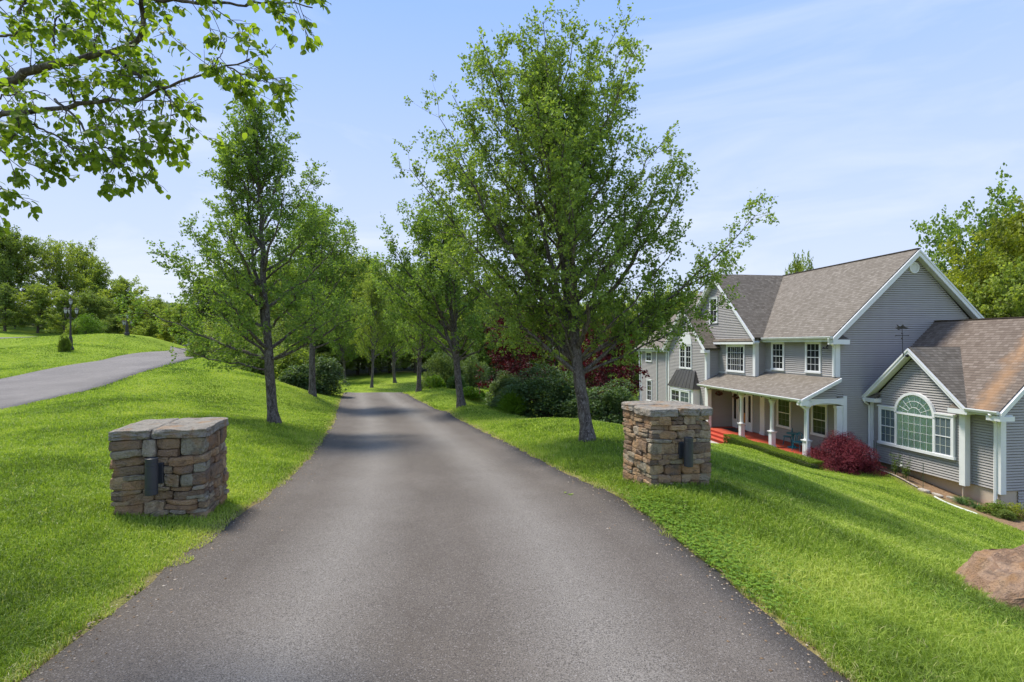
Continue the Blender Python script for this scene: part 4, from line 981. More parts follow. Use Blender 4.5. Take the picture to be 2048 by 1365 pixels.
# corner boards
def cboard(b, a, z0, z1, wf=.17, we=.17):
    m = MB(); m.box((b - .055, a - .055, z0), (b + .0, a + wf, z1)); m.box((b - .002, a - .055, z0 + .002), (b + we, a + .0, z1 - .002)); m.build('corner_board', M['white'], house)
cboard(0, 0, .26, EZ - .2); cboard(-.6, 5.17, -.02, 1.8); cboard(-1.4, 8.97, -.62, 1.3); cboard(1.7, -4.4, -3.62, -.74); cboard(2.0, -5.42, -3.66, -.8)
cboard(-1.4, 8.97, -3.43, -.95, .17, .17)
for _a, _b in (((1.645, -.3, -3.6), (1.70, -.14, -.7)), ((-1.455, 14.3, ZB), (-1.4, 14.46, 1.3)), ((-1.45, 19.4, ZB), (-1.39, 19.58, 1.3))): MB().box(_a, _b).build('corner_board', M['white'], house)
# flashing boards above the porch roof
m = MB(); m.box((-.03, .17, .27), (0, 5.16, .36)); m.box((-.63, 5.34, -.02), (-.6, 8.95, .07)); m.build('skirt_board', M['white'], house)

# downspouts
def spout(pts, mt='white', r=.045): m = MB(); m.tube(pts, r, 6); m.build('downspout', M[mt], house)
spout([(-.5, -.15, EZ - .12), (-.45, -.12, EZ - .28), (-.1, -.05, EZ - .5), (-.09, .02, EZ - .6), (-.09, .02, .30)])
spout([(-2.03, -.2, -.82), (-1.98, -.18, -.95), (-1.6, -.08, -1.2), (-1.52, -.07, -1.35), (-1.5, -.07, -3.7)])
spout([(1.3, -.1, -.72), (1.38, -.12, -.9), (1.62, -.10, -1.05), (1.62, -.10, -3.2)])
spout([(1.32, -5.6, -.72), (1.5, -5.5, -.9), (1.93, -5.3, -1.1), (1.93, -5.3, -4.25)], r=.055)
spout([(-1.8, 16.3, 1.4), (-1.5, 16.3, 1.2), (-1.47, 16.3, -3.8)]); spout([(-1.8, 19.6, 1.4), (-1.6, 19.6, 1.15), (-1.47, 19.5, -3.8)])
spout([(-1.8, 14.62, 1.4), (-1.5, 14.6, 1.2), (-1.47, 14.6, -3.8)])

# windows -------------------------------------------------------------
def window(b, a0, a1, z0, z1, cols=3, rows=4, hung=True, trim=.09, cols_list=None, glass='glass', head=True, nm='window', mm='white', mu=.009):
    """facade window (normal -b) with the outer trim rectangle a0..a1, z0..z1"""
    b = b - .03; T = trim; m = MB(); f = b - .06
    m.box((f, a0, z0), (b, a0 + T, z1)); m.box((f, a1 - T, z0), (b, a1, z1)); m.box((f, a0 + T, z1 - T), (b, a1 - T, z1)); m.box((f - .012, a0 - .03, z0 - .02), (b, a1 + .03, z0 + T * .8))
    if head: m.box((f - .02, a0 - .03, z1), (b, a1 + .03, z1 + .035))
    w_ = m.build(nm, M['white'], house)
    g = MB(); g.box((b - .03, a0 + T, z0 + T * .8), (b - .019, a1 - T, z1 - T)); g.build('pane', M[glass], w_)
    s = MB(); A0, A1, Z0, Z1 = a0 + T, a1 - T, z0 + T * .8, z1 - T; t = .028; zm = (Z0 + Z1) / 2
    s.box((b - .045, A0, Z0), (b - .022, A0 + t, Z1)); s.box((b - .045, A1 - t, Z0), (b - .022, A1, Z1)); s.box((b - .044, A0 + t, Z1 - t), (b - .022, A1 - t, Z1)); s.box((b - .044, A0 + t, Z0), (b - .022, A1 - t, Z0 + t))
    if hung: s.box((b - .05, A0 + t, zm - .018), (b - .022, A1 - t, zm + .018))
    s.build('sash', M['white'], w_)
    q = MB(); u = mu
    cl = cols_list or [A0 + (A1 - A0) * (i + 1) / cols for i in range(cols - 1)]
    for c in cl: q.box((b - .036, c - u, Z0 + t), (b - .024, c + u, Z1 - t))
    for i in range(rows - 1):
        z = Z0 + (Z1 - Z0) * (i + 1) / rows
        if hung and abs(z - zm) < .02: continue
        q.box((b - .0355, A0 + t, z - u), (b - .0245, A1 - t, z + u))
    q.build('muntin', M[mm], w_)
    return w_
window(0, .87, 1.91, .39, 1.90); window(0, 3.50, 4.54, .39, 1.90)
window(-.6, 6.11, 7.98, .13, 1.74, cols_list=[6.52, 6.56, 6.75, 6.93, 7.11, 7.30, 7.5, 7.54], rows=4, hung=False)
window(-.6, 9.01, 9.97, 3.14, 4.78, 2, 4)
window(-1.4, 10.84, 11.72, .12, 1.75, 2, 4); window(-1.4, 11.68, 12.56, .12, 1.75, 2, 4)
window(-1.4, 17.33, 18.5, .40, 1.2, 2, 3); window(-1.4, 17.33, 18.3, -2.76, -1.05, 2, 4)
wn1 = window(.35, .88, 1.94, -2.70, -1.13, 3, 4, mm='muntin_dim'); window(.35, 3.44, 4.57, -2.72, -1.10, 3, 4, mm='muntin_dim')
# half round louvre / fan over the double window
def arc_pts(c, r, n, z0): return [(c + r * math.cos(math.pi * i / n), z0 + r * math.sin(math.pi * i / n)) for i in range(n + 1)]
m = MB(); m.prism([(-1.4, a, z) for a, z in arc_pts(11.7, .86, 18, 1.80)], (-.09, 0, 0)); fn = m.build('fan_panel', M['white'], house)
# metal roofed bay
m = MB(); lo = [(-2.0, 9.65, -1.1), (-1.41, 9.65, -1.1), (-1.41, 13.3, -1.1), (-2.0, 13.3, -1.1)]
m.hexa([(-2.0, 9.65, -1.14), (-1.38, 9.65, -1.14), (-1.38, 13.3, -1.14), (-2.0, 13.3, -1.14)], [(-1.5, 10.3, .02), (-1.38, 10.3, .02), (-1.38, 12.9, .02), (-1.5, 12.9, .02)])
br_ = m.build('bay_roof', M['metal_roof'], house)
m = MB()
for i in range(8):
    t = i / 7; m.tube([(-2.0, 9.65 + 3.65 * t, -1.12), (-1.5, 10.3 + 2.6 * t, .03)], .018, 4)
m.build('seam', M['metal_roof'], br_)
m = MB(); m.box((-1.9, 9.8, -3.4), (-1.4, 13.1, -1.15)); m.build('bay', M['white'], house)
window(-1.9, 10.15, 11.5, -2.9, -1.3, 2, 4, glass='glass_blue'); window(-1.9, 11.5, 12.85, -2.9, -1.3, 2, 4)

# big arched window in the wing gable
def arched():
    b = 1.65; a0, a1, z0, z1 = -4.09, -.67, -2.66, -1.02; c0, c1 = -3.27, -1.55; ca_ = (c0 + c1) / 2; rr_ = (c1 - c0) / 2; T = .10; f = b - .10; zs = -1.18
    m = MB()
    m.box((f, a0, z0), (b, a0 + T, z1)); m.box((f, a1 - T, z0), (b, a1, z1)); m.box((f - .02, a0 - .04, z0 - .04), (b, a1 + .04, z0 + T * .7))
    m.box((f, a0 + T, z1 - T), (b, c0 - .04, z1)); m.box((f, c1 + .04, z1 - T), (b, a1 - T, z1)); m.box((f + .01, c0 - .04, z0 + .07), (b, c0 + .04, zs)); m.box((f + .01, c1 - .04, z0 + .07), (b, c1 + .04, zs))
    m.box((f + .008, c0 + .04, zs - .05), (b, c1 - .04, zs + .03)); m.box((f - .03, a0 - .05, z1), (b, c0 - .05, z1 + .06)); m.box((f - .03, c1 + .05, z1), (b, a1 + .05, z1 + .06))
    n = 28; o_, i_ = arc_pts(ca_, rr_ + .07, n, zs), arc_pts(ca_, rr_ - .035, n, zs)
    for k in range(n):
        (x0, y0), (x1, y1), (x2, y2), (x3, y3) = o_[k], o_[k + 1], i_[k + 1], i_[k]
        m.hexa([(f - .01, x0, y0), (f - .01, x1, y1), (f - .01, x2, y2), (f - .01, x3, y3)], [(b, x0, y0), (b, x1, y1), (b, x2, y2), (b, x3, y3)])
    w_ = m.build('window', M['white'], house, label='wide arched triple window')
    # curtain: wavy sheet
    V, Fq = [], []; ns = 240
    def top(a): 
        d = rr_ ** 2 - (a - ca_) ** 2; return zs + math.sqrt(max(d, 0)) - .01 if c0 < a < c1 else z1 - .06
    for i in range(ns + 1):
        a = a0 + .06 + (a1 - a0 - .12) * i / ns; wv = .010 * math.sin(a * 62 + 1.5 * math.sin(a * 11)); gap = .0
        V += [(b - .036 + wv, a, z0 + .05), (b - .036 + wv, a, top(a))]
    Fq = [(2 * i, 2 * i + 2, 2 * i + 3, 2 * i + 1) for i in range(ns)]
    link('curtain', np_mesh('curtain', np.array(V), Fq, M['curtain'], True), w_)
    m = MB(); m.add([(b - .056, c0 + .03, z0 + .06), (b - .056, c1 - .03, z0 + .06), (b - .056, c1 - .03, zs), (b - .056, c0 + .03, zs)], [(0, 3, 2, 1)])
    _ar = [(b - .0562, a, z) for a, z in arc_pts(ca_, rr_ - .02, 24, zs)]; m.add(_ar, [tuple(range(len(_ar)))[::-1]]); m.build('pane', M['clear'], w_)
    for (p, q) in ((a0 + T, c0 - .04), (c1 + .04, a1 - T)):
        m = MB(); m.box((b - .062, p, z0 + .07), (b - .052, q, z1 - T)); m.build('pane', M['pane_dark'], w_)
        s = MB(); t = .03; zm = (z0 + z1) / 2 - .02; Z0, Z1 = z0 + .07, z1 - T
        s.box((b - .08, p, Z0), (b - .06, p + t, Z1)); s.box((b - .08, q - t, Z0), (b - .06, q, Z1)); s.box((b - .079, p + t, Z1 - t), (b - .06, q - t, Z1)); s.box((b - .079, p + t, Z0), (b - .06, q - t, Z0 + t)); s.box((b - .085, p + t, zm - .018), (b - .06, q - t, zm + .018))
        s.build('sash', M['white'], w_)
        u = MB()
        for c in (1, 2): x = p + (q - p) * c / 3; u.box((b - .072, x - .008, Z0 + t), (b - .063, x + .008, Z1 - t))
        for z in ((Z0 + zm) / 2, (Z1 + zm) / 2): u.box((b - .0715, p + t, z - .006), (b - .0635, q - t, z + .006))
        u.build('muntin', M['soffit'], w_)
    u = MB()
    for c in range(1, 6): x = c0 + .04 + (c1 - c0 - .08) * c / 6; u.box((b - .068, x - .005, z0 + .07), (b - .0585, x + .005, zs - .05))
    for c in range(1, 4): z = z0 + .07 + (zs - .05 - z0 - .07) * c / 4; u.box((b - .0675, c0 + .04, z - .005), (b - .059, c1 - .04, z + .005))
    for k in range(1, 8): an = math.pi * k / 8; u.tube([(b - .064, ca_ + .30 * math.cos(an) * (0 if k == 4 else 1), zs + .30 * math.sin(an) * (0 if k == 4 else 1)), (b - .064, ca_ + (rr_ - .04) * math.cos(an), zs + (rr_ - .04) * math.sin(an))], .008, 4)
    for rad in (.30, .56): u.tube([(b - .064, a, z) for a, z in arc_pts(ca_, rad, 20, zs)], .008, 4)
    u.build('muntin', M['white'], w_)
def m_semi():
    t = NT('screen_glass'); g = t.pr((.19, .23, .26), .08, None, .5); tr = t.n('ShaderNodeBsdfTransparent', {'Color': (.6, .68, .72, 1)}).outputs[0]
    return t.done(t.n('ShaderNodeMixShader', {0: .55, 1: g, 2: tr}).outputs[0])
M['pane_dark'] = m_semi(); arched()
# round gable vent
m = MB(); n = 28; zc, bc = 5.38, 4.04
for k in range(n):
    q = [(bc + r_ * math.cos(2 * math.pi * j / n), zc + r_ * math.sin(2 * math.pi * j / n)) for r_, j in ((.26, k), (.26, k + 1), (.20, k + 1), (.20, k))]
    m.hexa([(x, -.085, z) for x, z in q], [(x, 0, z) for x, z in q])
m.prism([(bc + .2 * math.cos(2 * math.pi * j / n), -.05, zc + .2 * math.sin(2 * math.pi * j / n)) for j in range(n)], (0, .05, 0))
for k in range(-3, 4):
    z = zc + k * .052; hw = math.sqrt(max(.0, .2 ** 2 - (k * .052) ** 2)); m.box((bc - hw, -.075, z - .008), (bc + hw, -.05, z + .012))
m.build('vent', M['white'], house)

# porch ---------------------------------------------------------------
m = MB()
for i in range(19):
    b0 = -1.62 + i * .104; m.box((b0, -.10, -3.47), (b0 + .101, 8.95, -3.43))
m.build('porch_floor', M['deck'], house)
m = MB(); m.box((-1.60, -.08, -3.9), (.3, 8.93, -3.475)); m.build('porch_skirt', M['deck_riser'], house)
for i in range(2):
    m = MB(); zt = -3.58 - .15 * i; b0 = -1.9 - .3 * i
    m.box((b0 - .02, 5.2, zt - .04), (b0 + .30, 8.95, zt)); stp = m.build('step', M['deck'], house)
    m = MB(); m.box((b0 + .002, 5.22, zt - .2), (b0 + .28, 8.93, zt - .042)); m.build('riser', M['deck_riser'], stp)
def column(b, a, z0=-3.43, z1=-1.06):
    m = MB(); m.box((b - .14, a - .14, z0), (b + .14, a + .14, z0 + .08)); m.box((b - .115, a - .115, z0 + .08), (b + .115, a + .115, z0 + .72)); m.box((b - .15, a - .15, z0 + .72), (b + .15, a + .15, z0 + .77)); m.box((b - .175, a - .175, z0 + .77), (b + .175, a + .175, z0 + .80))
    for sx, sy in ((-1, 0), (0, -1), (1, 0), (0, 1)):
        for u in (-.07, .07):
            if sx: m.box((b + sx * .115, a + u - .012, z0 + .16), (b + sx * .122, a + u + .012, z0 + .66))
            else: m.box((b + u - .012, a + sy * .115, z0 + .16), (b + u + .012, a + sy * .122, z0 + .66))
    c = m.build('column', M['white'], house)
    m = MB(); zs = z0 + .80; h_ = z1 - zs
    m.lathe((b, a, zs), [(.125, 0), (.125, .03), (.10, .05), (.098, h_ - .3), (.115, h_ - .28), (.10, h_ - .26), (.11, h_ - .15), (.155, h_ - .06), (.165, h_ - .05), (.165, h_)], 16); m.build('shaft', M['white'], c)
for a in (.17, 2.63, 5.28): column(-1.36, a)
m = MB(); m.box((-1.48, 8.72, -3.43), (-1.24, 8.93, -1.07)); m.build('column', M['white'], house)
m = MB(); m.box((.05, .0, -3.43), (.34, .17, -1.07)); m.box((.02, -.02, -1.2), (.37, .19, -1.07)); m.build('column', M['white'], house)
m = MB(); m.box((.34, -.056, -3.6), (.52, -.0, -.62)); m.build('corner_board', M['white'], house)
def arch_beam(axis):
    """beam with gentle arches between supports"""
    m = MB()
    if axis == 'a': spans = [(.17, 2.63), (2.63, 5.28), (5.28, 8.93)]; f0, f1 = -1.47, -1.25
    else: spans = [(-1.36, .36)]; f0, f1 = -.055, .19
    for (p, q) in spans:
        n = 14
        for k in range(n):
            t0, t1 = k / n, (k + 1) / n; x0, x1 = p + (q - p) * t0, p + (q - p) * t1; z = lambda t: -1.07 + .13 * math.sin(math.pi * t) ** .7
            if axis == 'a': m.hexa([(f0, x0, z(t0)), (f1, x0, z(t0)), (f1, x1, z(t1)), (f0, x1, z(t1))], [(f0, x0, -.80), (f1, x0, -.80), (f1, x1, -.80), (f0, x1, -.80)])
            else: m.hexa([(x0, f0, z(t0)), (x1, f0, z(t1)) if 0 else (x1, f0, z(t1)), (x1, f1, z(t1)), (x0, f1, z(t0))], [(x0, f0, -.72), (x1, f0, -.72), (x1, f1, -.72), (x0, f1, -.72)])
    return m
arch_beam('a').build('beam', M['soffit'], house); m = arch_beam('b'); m.box((-1.58, -.06, -1.08), (-1.3, .2, -.715)); m.build('beam', M['white'], house)
# porch end gable infill and rake
siding('wall', (-1.36, -.02), *EN, [(-.72, -.42, 1.36), (-.66, -.42, 1.36), (.2, 1.34, 1.36)], -.72, .16)
add_trim(rake((-1.98, -.29, -.70), (.0, -.29, .25), (0, -1, 0), .17, .02)); m = MB(); m.box((-2.0, -.33, -.99), (-1.6, -.02, -.76)); m.build('cornice_return', M['white'], house)
m = MB(); m.box((-1.25, .0, -1.0), (.34, 8.96, -.96)); m.build('porch_ceiling', M['soffit'], house)
# door with sidelights
m = MB(); b = .33
for (p, q) in ((6.80, 6.93), (7.22, 7.36), (8.30, 8.44), (8.76, 8.89)): m.box((b - .07, p, -3.43), (b, q, -1.2))
m.box((b - .075, 6.80, -1.3), (b, 8.89, -1.12)); m.box((b - .06, 6.93, -3.43), (b, 7.22, -2.9)); m.box((b - .06, 8.44, -3.43), (b, 8.76, -2.9)); dr_ = m.build('door_frame', M['white'], house)
m = MB(); m.box((b - .05, 7.38, -3.41), (b - .02, 7.50, -1.32)); m.box((b - .05, 8.16, -3.41), (b - .02, 8.28, -1.32)); m.box((b - .05, 7.5, -3.41), (b - .02, 8.16, -3.2)); m.box((b - .05, 7.5, -1.42), (b - .02, 8.16, -1.32)); m.build('door', M['white'], dr_)
m = MB(); m.box((b - .035, 7.5, -2.4), (b - .02, 8.16, -1.42)); m.box((b - .035, 6.95, -2.9), (b - .02, 7.2, -1.32)); m.box((b - .035, 8.46, -2.9), (b - .02, 8.74, -1.32)); m.build('pane', M['glass'], dr_)
m = MB(); m.box((b - .036, 7.5, -3.2), (b - .02, 8.16, -2.4)); m.build('lower_panel', M['door_wood'], dr_)
m = MB(); m.box((.28, 5.67, -3.43), (.35, 6.08, -1.05)); m.box((.26, 5.64, -3.43), (.35, 6.11, -3.28)); m.build('pilaster', M['white'], house)
m = MB(); m.box((.29, 5.1, -3.1), (.35, 5.22, -2.95)); m.build('wall_outlet', M['white'], house)
# floodlight under the eave near the corner
m = MB(); m.tube([(-.05, .45, 1.72), (-.14, .40, 1.66)], .03, 6); m.lathe((-.2, .34, 1.55), [(.03, .1), (.07, .02), (.075, 0)], 10); m.lathe((-.2, .52, 1.55), [(.03, .1), (.07, .02), (.075, 0)], 10); m.build('floodlight', M['lamp_iron'], house)
# pipe strut under the bump-out
m = MB(); m.tube([(1.8, -4.25, -3.56), (1.8, -4.25, -4.3)], .03, 8); m.build('support_pipe', M['foundation'], house)
# weather vane on the wing gable
def wv(b, a, z): return (b, a, z)
m = MB(); m.tube([(1.30, -2.20, 1.25), (1.28, -2.18, 1.45), (1.26, -2.16, 2.55)], .014, 6)
for d in ((0, 1), (1, 0)): m.tube([(1.26 - .3 * d[0], -2.16 - .3 * d[1], 2.14), (1.26 + .3 * d[0], -2.16 + .3 * d[1], 2.14)], .010, 5)
for d in ((0, 1), (1, 0), (0, -1), (-1, 0)): m.lathe((1.26 + .3 * d[0], -2.16 + .3 * d[1], 2.11), [(.0, 0), (.03, .03), (0, .06)], 6)
for z in (1.98, 2.2): m.lathe((1.26, -2.16, z), [(.0, 0), (.035, .03), (.035, .05), (0, .08)], 8)
m.prism([(1.262, -2.50, 2.44), (1.262, -2.36, 2.40), (1.262, -2.16, 2.42), (1.262, -1.98, 2.38), (1.262, -1.82, 2.48), (1.262, -1.95, 2.50), (1.262, -1.9, 2.62), (1.262, -2.08, 2.52), (1.262, -2.2, 2.60), (1.262, -2.3, 2.5)], (.012, 0, 0))
m.lathe((1.34, -2.32, 1.22), [(0, 0), (.06, .03), (.06, .1), (0, .13)], 8)
m.build('weather_vane', M['black'], house)
# ------------------------------------------------------------------ things around the house
def wl(b, a, z=0): x, y = to_world(b, a); return (x, y, z)
def chair(b, a, rz, label):
    root = empty('bistro_chair', wl(b, a, -3.43), TH + rz, label=label, cat='chair', group='teal bistro chairs on the porch')
    m = MB(); m.lathe((0, 0, .43), [(0.0, .0), (.19, 0), (.20, .01), (.19, .02), (.0, .02)], 24)
    m.tube([(.2 * math.cos(t * .2618), .2 * math.sin(t * .2618), .435) for t in range(25)], .018, 6); m.build('seat', M['teal'], root)
    m = MB(); pts = [(.19 * math.sin(x) * 1.05, .17 + .05 * math.cos(x * .5), .45 + .42 * math.cos(x) * (1 if abs(x) < 1.57 else 0)) for x in np.linspace(-1.57, 1.57, 15)]; m.tube(pts, .018, 6)
    m.tube([(.13 * math.sin(x), .19, .45 + .30 * math.cos(x)) for x in np.linspace(-1.57, 1.57, 11)], .012, 5)
    for x in (-.07, 0, .07): m.tube([(x, .18, .45), (x * 1.3, .21, .84 - abs(x) * 1.0)], .010, 4)
    m.build('backrest', M['teal'], root)
    for sx in (-1, 1):
        for sy in (-1, 1):
            m = MB(); m.tube([(sx * .14, sy * .14, .43), (sx * .17, sy * .17, .2), (sx * .19, sy * .2, 0)], .015, 6); m.build('leg', M['teal'], root)
chair(-.25, 2.98, R(-130), 'teal round-backed bistro chair in front of the porch window')
chair(-.75, 1.55, R(-60), 'teal bistro chair half hidden by the near corner column')
root = empty('bistro_table', wl(-.45, 2.3, -3.43), TH, label='round teal pedestal table between the two bistro chairs', cat='table')
m = MB(); m.lathe((0, 0, .70), [(0, 0), (.30, 0), (.31, .012), (.30, .025), (0, .025)], 32); m.build('tabletop', M['teal'], root)
m = MB(); m.lathe((0, 0, 0), [(.26, 0), (.26, .02), (.16, .05), (.06, .10), (.045, .2), (.055, .3), (.04, .42), (.05, .6), (.10, .69), (.12, .70)], 20); m.build('pedestal', M['teal'], root)
# black mat at the door
m = MB(); m.box((-.75, 6.9, 0), (.1, 8.4, .012)); mt_ = m.build('door_mat', M['black'], None, bevel=.003, label='black mat in front of the white front door', cat='mat'); mt_.location = (HOME[0], HOME[1], -3.428); mt_.rotation_euler = (0, 0, TH)
# string lights along the porch eave
m = MB(); pts = []
for k in range(13):
    a0 = 8.9 - k * .72
    for t in np.linspace(0, 1, 6)[:-1]: pts.append((-1.60, a0 - .72 * t, -.90 - .035 * math.sin(math.pi * t)))
m.tube(pts, .007, 4)
sl_ = m.build('string_lights', M['black'], None, label='string of small dark bulbs hung along the porch eave', cat='string lights'); sl_.location = (HOME[0], HOME[1], 0); sl_.rotation_euler = (0, 0, TH)
for k in range(13):
    m = MB(); m.lathe((-1.60, 8.9 - k * .72, -.98), [(0, 0), (.03, .02), (.032, .05), (.018, .08), (.018, .1)], 8); m.build('bulb', M['black'], sl_)
# hanging fern baskets
for a, lb in ((8.35, 'dark hanging basket left of the front door'), (6.45, 'dark hanging basket right of the front door')):
    root = empty('hanging_basket', wl(-.95, a, -1.0), TH, label=lb, cat='hanging basket', group='baskets hanging from the porch ceiling')
    m = MB(); m.lathe((0, 0, -.42), [(.02, 0), (.10, .03), (.13, .12), (.135, .14)], 12); m.build('pot', M['black'], root)
    m = MB(); 
    for k in range(3): m.tube([(.13 * math.cos(k * 2.1), .13 * math.sin(k * 2.1), -.28), (0, 0, 0)], .004, 4)
    m.build('hanger', M['black'], root)
    rg = np.random.RandomState(4); p = rvec(260, rg) * np.array([.2, .2, .13]) + [0, 0, -.26]
    V, F = leaf_quads(p, rvec(260, rg) - UP * .4, UP + rvec(260, rg), .07, .03, rg); link('foliage', np_mesh('foliage', V, F, M['maple_dark'], False, {'tone': ('FACE', rg.rand(260))}), root)

# stone walk at the steps
bw = [(-2.5, 5.1), (-2.5, 9.4), (-4.2, 10.5), (-5.0, 13), (-6.0, 13), (-5.4, 9.5), (-3.4, 6.0)]
m = MB(); V_ = [wl(b, a) for b, a in bw]; m.prism([(x, y, -3.86) for x, y, _ in V_], (0, 0, .06)); m.build('path', M['walk'], None, kind='structure', label='pale flagstone walk in front of the red porch steps')
m = MB(); m.box((-3.6, 8.9, -3.88), (-2.4, 13.5, -3.83))

# generic bush: leaf shell over lobes plus dark stems
def bush_geo(seed, r, nlobe, nleaf, leaf, lwd, droop=.2, flat=.6, lobe=(.32, .5), tiers=False, tone_f=None, low=-.1):
    rg = np.random.RandomState(seed); r = np.array(r, float); c = rvec(nlobe, rg); c[:, 2] = np.abs(c[:, 2]) * 1.05 + low; c /= np.linalg.norm(c, axis=1, keepdims=True).clip(.8, 3); c *= rg.uniform(.50, .86, (nlobe, 1))
    lr = rg.uniform(*lobe, nlobe); k = rg.randint(0, nlobe, nleaf); d = rvec(nleaf, rg); d[:, 2] = np.where(rg.rand(nleaf) < .7, np.abs(d[:, 2]), d[:, 2])
    if tiers: d[:, 2] *= .55
    rad = lr[k][:, None] * (1 - .30 * rg.rand(nleaf, 1) ** 1.5); p = (c[k] + d * rad) ; p = p * r
    p[:, 2] = np.where(p[:, 2] < -.02, rg.rand(nleaf) * .15 * r[2], p[:, 2])
    dd = d * np.array([1, 1, .5]) + rvec(nleaf, rg) * .55 - UP * droop
    up = UP * flat + d * .5 + rvec(nleaf, rg) * .35; s = rg.uniform(.65, 1.3, nleaf)
    V, F = leaf_quads(p, dd, up, leaf * s, lwd * s, rg, .15)
    tone = np.clip(rg.normal(.45, .2, nleaf) + (rg.rand(nlobe)[k] - .5) * .25, 0, 1) if tone_f is None else tone_f(p / r, d, rg)
    st = []
    for q in range(min(nlobe, 30)): e = c[q] * r; st.append((curve(np.array([0, 0, -.05]) + rvec(1, rg)[0] * [.06, .06, 0] * r, e * [.3, .3, .6], e, 6), np.linspace(.022, .005, 6) * max(r)))
    return (V, F, tone), tubes(st, 5)
def bush(name, geo, loc, leafm, rz=0, scale=1, **k):
    (V, F, tone), (bv, bf) = geo; root = empty(name, loc, rz, **k); root.scale = (scale,) * 3
    link('stems', np_mesh('stems', bv, bf, M['bark_dark'], True), root)
    link('foliage', np_mesh('foliage', V, F, leafm, False, {'tone': ('FACE', tone)}), root); return root
def gp(px, Y, dz=0): x = (px - 1024) / FPX * Y; return (x, Y, Hs(x, Y) + dz)
# laceleaf maple mound at the porch corner
bx, by = to_world(-.55, -.95)
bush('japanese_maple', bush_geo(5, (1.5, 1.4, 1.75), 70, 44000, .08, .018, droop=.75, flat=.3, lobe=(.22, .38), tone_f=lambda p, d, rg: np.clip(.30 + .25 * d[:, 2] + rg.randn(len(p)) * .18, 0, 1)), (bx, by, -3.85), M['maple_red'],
     label='mounded dark red laceleaf maple at the near corner of the porch', cat='shrub')
# dark red maple tree behind the big pear
for px, Y, s, lb, seed in ((1040, 23, 1.0, 'dark red maple left of the largest pear trunk', 61), (1200, 21, .98, 'dark red maple right of the largest pear trunk', 62)):
    x, y, z = gp(px, Y); top = {61: 625, 62: 655}[seed]; Ht = 1.75 + (HPY - top) / FPX * Y - z
    g = tree_geo(seed, Ht, .8, {61: 1.9, 62: 1.6}[seed], prof_oval, 30, .09, el=(15, 65), leaf=.12, lwd=.07, per_m=44, sec=3, twig=4.5, twl=.4, forks=3, upb=.15)
    tree_obj('red_maple', g, (x, y, z), M['maple_dark'], M['bark_dark'], label=lb, cat='tree', group='dark red maples behind the largest pear tree')
# layered viburnums
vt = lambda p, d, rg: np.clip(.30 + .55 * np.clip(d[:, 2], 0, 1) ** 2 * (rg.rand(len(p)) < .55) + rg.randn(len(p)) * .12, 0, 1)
def on_ray(px, top, Y): x = (px - 1024) / FPX * Y; z = Hs(x, Y); return (x, Y, z), 1.75 + (HPY - top) / FPX * Y - z
for px, top, Y, rx, seed, lb in ((1085, 720, 19, 2.1, 71, 'broad layered green viburnum left of the largest pear trunk'), (1215, 745, 17.5, 1.6, 72, 'layered green viburnum right of the largest pear trunk'), (1018, 730, 21, .9, 73, 'paler viburnum at the left end of the shrubs behind the pear tree')):
    loc, hh = on_ray(px, top, Y)
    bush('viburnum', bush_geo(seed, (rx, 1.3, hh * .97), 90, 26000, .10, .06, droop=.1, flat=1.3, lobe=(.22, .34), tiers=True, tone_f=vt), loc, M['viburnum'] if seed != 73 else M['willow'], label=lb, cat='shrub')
loc, hh = on_ray(1235, 770, 24); bush('shrub', bush_geo(75, (1.2, 1.0, hh), 30, 5000, .11, .08), loc, M['wood_leaf'], label='bright green shrub between the viburnum and the house', cat='shrub')
loc, hh = on_ray(1022, 788, 18.5); bush('ornamental_grass', bush_geo(76, (.32, .32, hh * .8), 14, 2600, .3, .02, droop=-.3, flat=.2), loc, M['clover'], label='low green grass tuft at the left foot of the viburnums', cat='grass clump')
# willow shrub
loc, hh = on_ray(893, 702, 33)
bush('willow_shrub', bush_geo(81, (1.7, 1.4, hh * .95), 60, 15000, .16, .05, droop=-.4, flat=.4, lobe=(.2, .36)), loc, M['willow'], label='pale grey-green willowy shrub behind the curved pear trunk', cat='shrub')
loc, hh = on_ray(945, 700, 34); bush('willow_shrub', bush_geo(82, (1.0, 1.0, hh * .95), 30, 7000, .16, .05, droop=-.4, flat=.4, lobe=(.2, .36)), loc, M['willow'], label='paler upright willowy shrub just right of the curved pear trunk', cat='shrub')
for px, top, Y, rx, mt, lb in ((870, 752, 31, .55, 'clover', 'small round shrub in front of the willow, left end'), (945, 775, 27, .6, 'clover', 'low green clump of leaves right of the curved pear trunk'), (912, 752, 30, .5, 'lily', 'upright leafy clump between willow and curved pear trunk')):
    loc, hh = on_ray(px, top, Y); bush('shrub', bush_geo(int(px), (rx, rx, hh), 16, 2500, .12, .05, droop=0), loc, M[mt], label=lb, cat='shrub')
